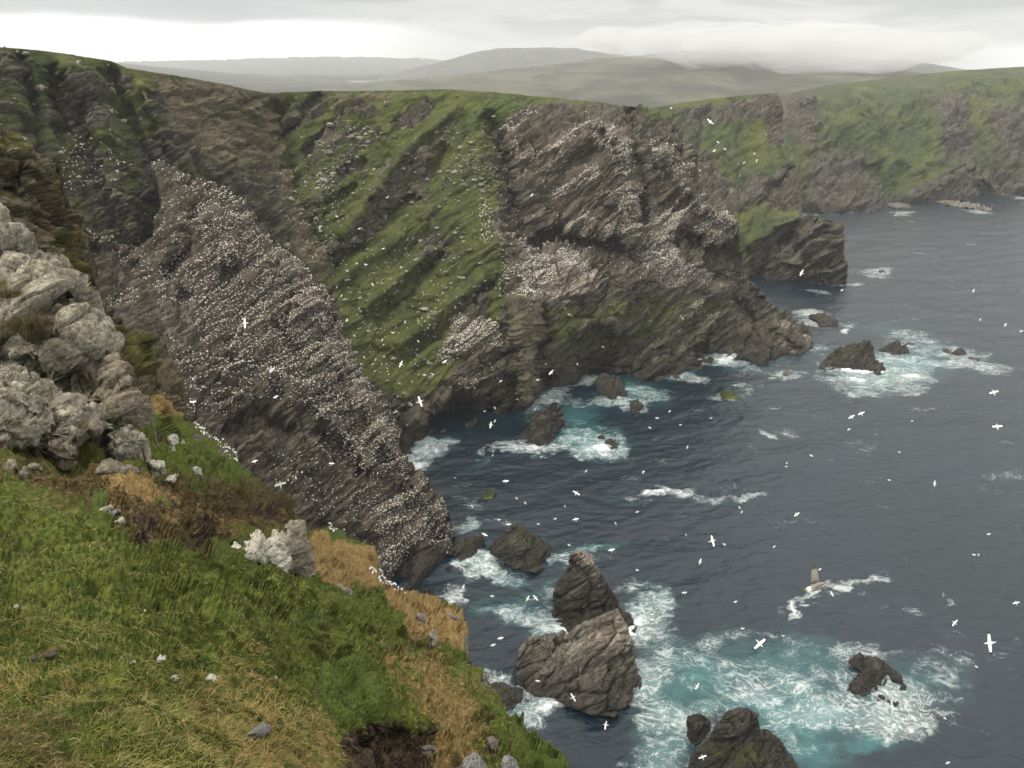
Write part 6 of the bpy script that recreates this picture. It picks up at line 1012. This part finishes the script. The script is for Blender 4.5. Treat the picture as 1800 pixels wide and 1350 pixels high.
feather('white wisp in the grass high on the slope below the weathered knobs', 28, 858, .35, .14, .2, seed=13); feather('white wisp of down in grass under the pale slate chips', 140, 945, .26, .10, .4, seed=14)
def droppings(label, x, y, s, n, seed):
    rr = np.random.default_rng(seed); c = at(np.array(float(x)), np.array(float(y)), ground_Y(x, y)*.99)
    g = 26; th = np.linspace(0, 2*math.pi, g, endpoint=False); V = []; rings = 9
    for i in range(rings):
        f = i/(rings-1)*math.pi*.98+.01
        for a in th: V.append((math.sin(f)*math.cos(a), math.sin(f)*math.sin(a), math.cos(f)))
    V = np.array(V); r = 1+.42*fbm(V*2.1+seed, 3, seed=seed)+.2*ridged(V*3.3+seed, 2, seed=seed); V = V*r[:, None]*np.array([s, s*.62, s*.36])
    Q = [(i*g+k, i*g+(k+1) % g, (i+1)*g+(k+1) % g, (i+1)*g+k) for i in range(rings-1) for k in range(g)]
    m, nn = material('dry_dung'); finish(nn, nn.mix(nn.noise(nn.obj(), 40, 4), (0.022, 0.017, 0.014), (0.10, 0.082, 0.07)), .9, .1)
    tag(mesh_obj('dung', V+c+np.array([0, 0, s*.22]), Q, m, loc=tuple(c)), label, 'dung')
droppings('dark lumpy sheep dropping in the straw grass above the feathers', 478, 1162, .085, 6, 5); droppings('brown lumpy dropping in the green grass near the frame edge', 90, 1152, .055, 4, 9); droppings('smaller crumbly dropping beside the brown one', 58, 1158, .04, 4, 12)
# ------------------------------------------------------------------ cloud resting on the moorland summit
def low_cloud():
    m, n = material('hill_cloud'); v = n.new('ShaderNodeVolumePrincipled'); o = n.new('ShaderNodeOutputMaterial')
    v.inputs['Color'].default_value = (0.86, 0.87, 0.88, 1); v.inputs['Density'].default_value = 0.0060; n.l.new(v.outputs[0], o.inputs['Volume'])
    rg = np.random.default_rng(5); V, Q, t = [], [], 0
    for x, y, rx, rz, Y in ((1290, 74, 620, 110, 3150), (1380, 78, 560, 120, 3050), (1440, 92, 430, 105, 3000), (1500, 84, 520, 90, 3100), (1180, 66, 620, 80, 3300), (1360, 60, 900, 90, 3250), (1560, 72, 500, 70, 3150)):
        c = at(np.array(float(x)), np.array(float(y+6)), Y); g, h = 28, 14
        for i in range(h+1):
            f = math.pi*i/h
            for k in range(g):
                a = 2*math.pi*k/g; V.append(c+np.array([rx*.60*math.sin(f)*math.cos(a), 300*math.sin(f)*math.sin(a), rz*.58*math.cos(f)]))
        for i in range(h):
            for k in range(g): Q.append((t+i*g+k, t+(i+1)*g+k, t+(i+1)*g+(k+1) % g, t+i*g+(k+1) % g))
        t += g*(h+1)
    V = np.array(V); V = V+np.stack([120*fbm(V/300, 2, seed=1), 0*V[:, 0], 34*fbm(V/220, 2, seed=2)], -1)
    tag(mesh_obj('low_cloud', V, Q, m), 'grey cloud draped over the moorland summit', 'cloud', kind='stuff')
low_cloud()
# ------------------------------------------------------------------ sea air
def haze_box():
    m, n = material('sea_haze'); v = n.new('ShaderNodeVolumePrincipled'); o = n.new('ShaderNodeOutputMaterial')
    v.inputs['Color'].default_value = (0.93, 0.95, 0.97, 1); v.inputs['Density'].default_value = 0.00008; v.inputs['Anisotropy'].default_value = 0.1
    n.l.new(v.outputs[0], o.inputs['Volume'])
    x0, x1, y0, y1, z0, z1 = -24000, 24000, -300, 21000, -130, 640
    V = [(x, y, z) for z in (z0, z1) for x, y in ((x0, y0), (x1, y0), (x1, y1), (x0, y1))]
    Q = [(3, 2, 1, 0), (4, 5, 6, 7), (0, 1, 5, 4), (1, 2, 6, 5), (2, 3, 7, 6), (3, 0, 4, 7)]
    return tag(mesh_obj('haze', V, Q, m, smooth=False), 'thin pale sea haze over the bay and hills', 'haze', kind='stuff')
haze_box()
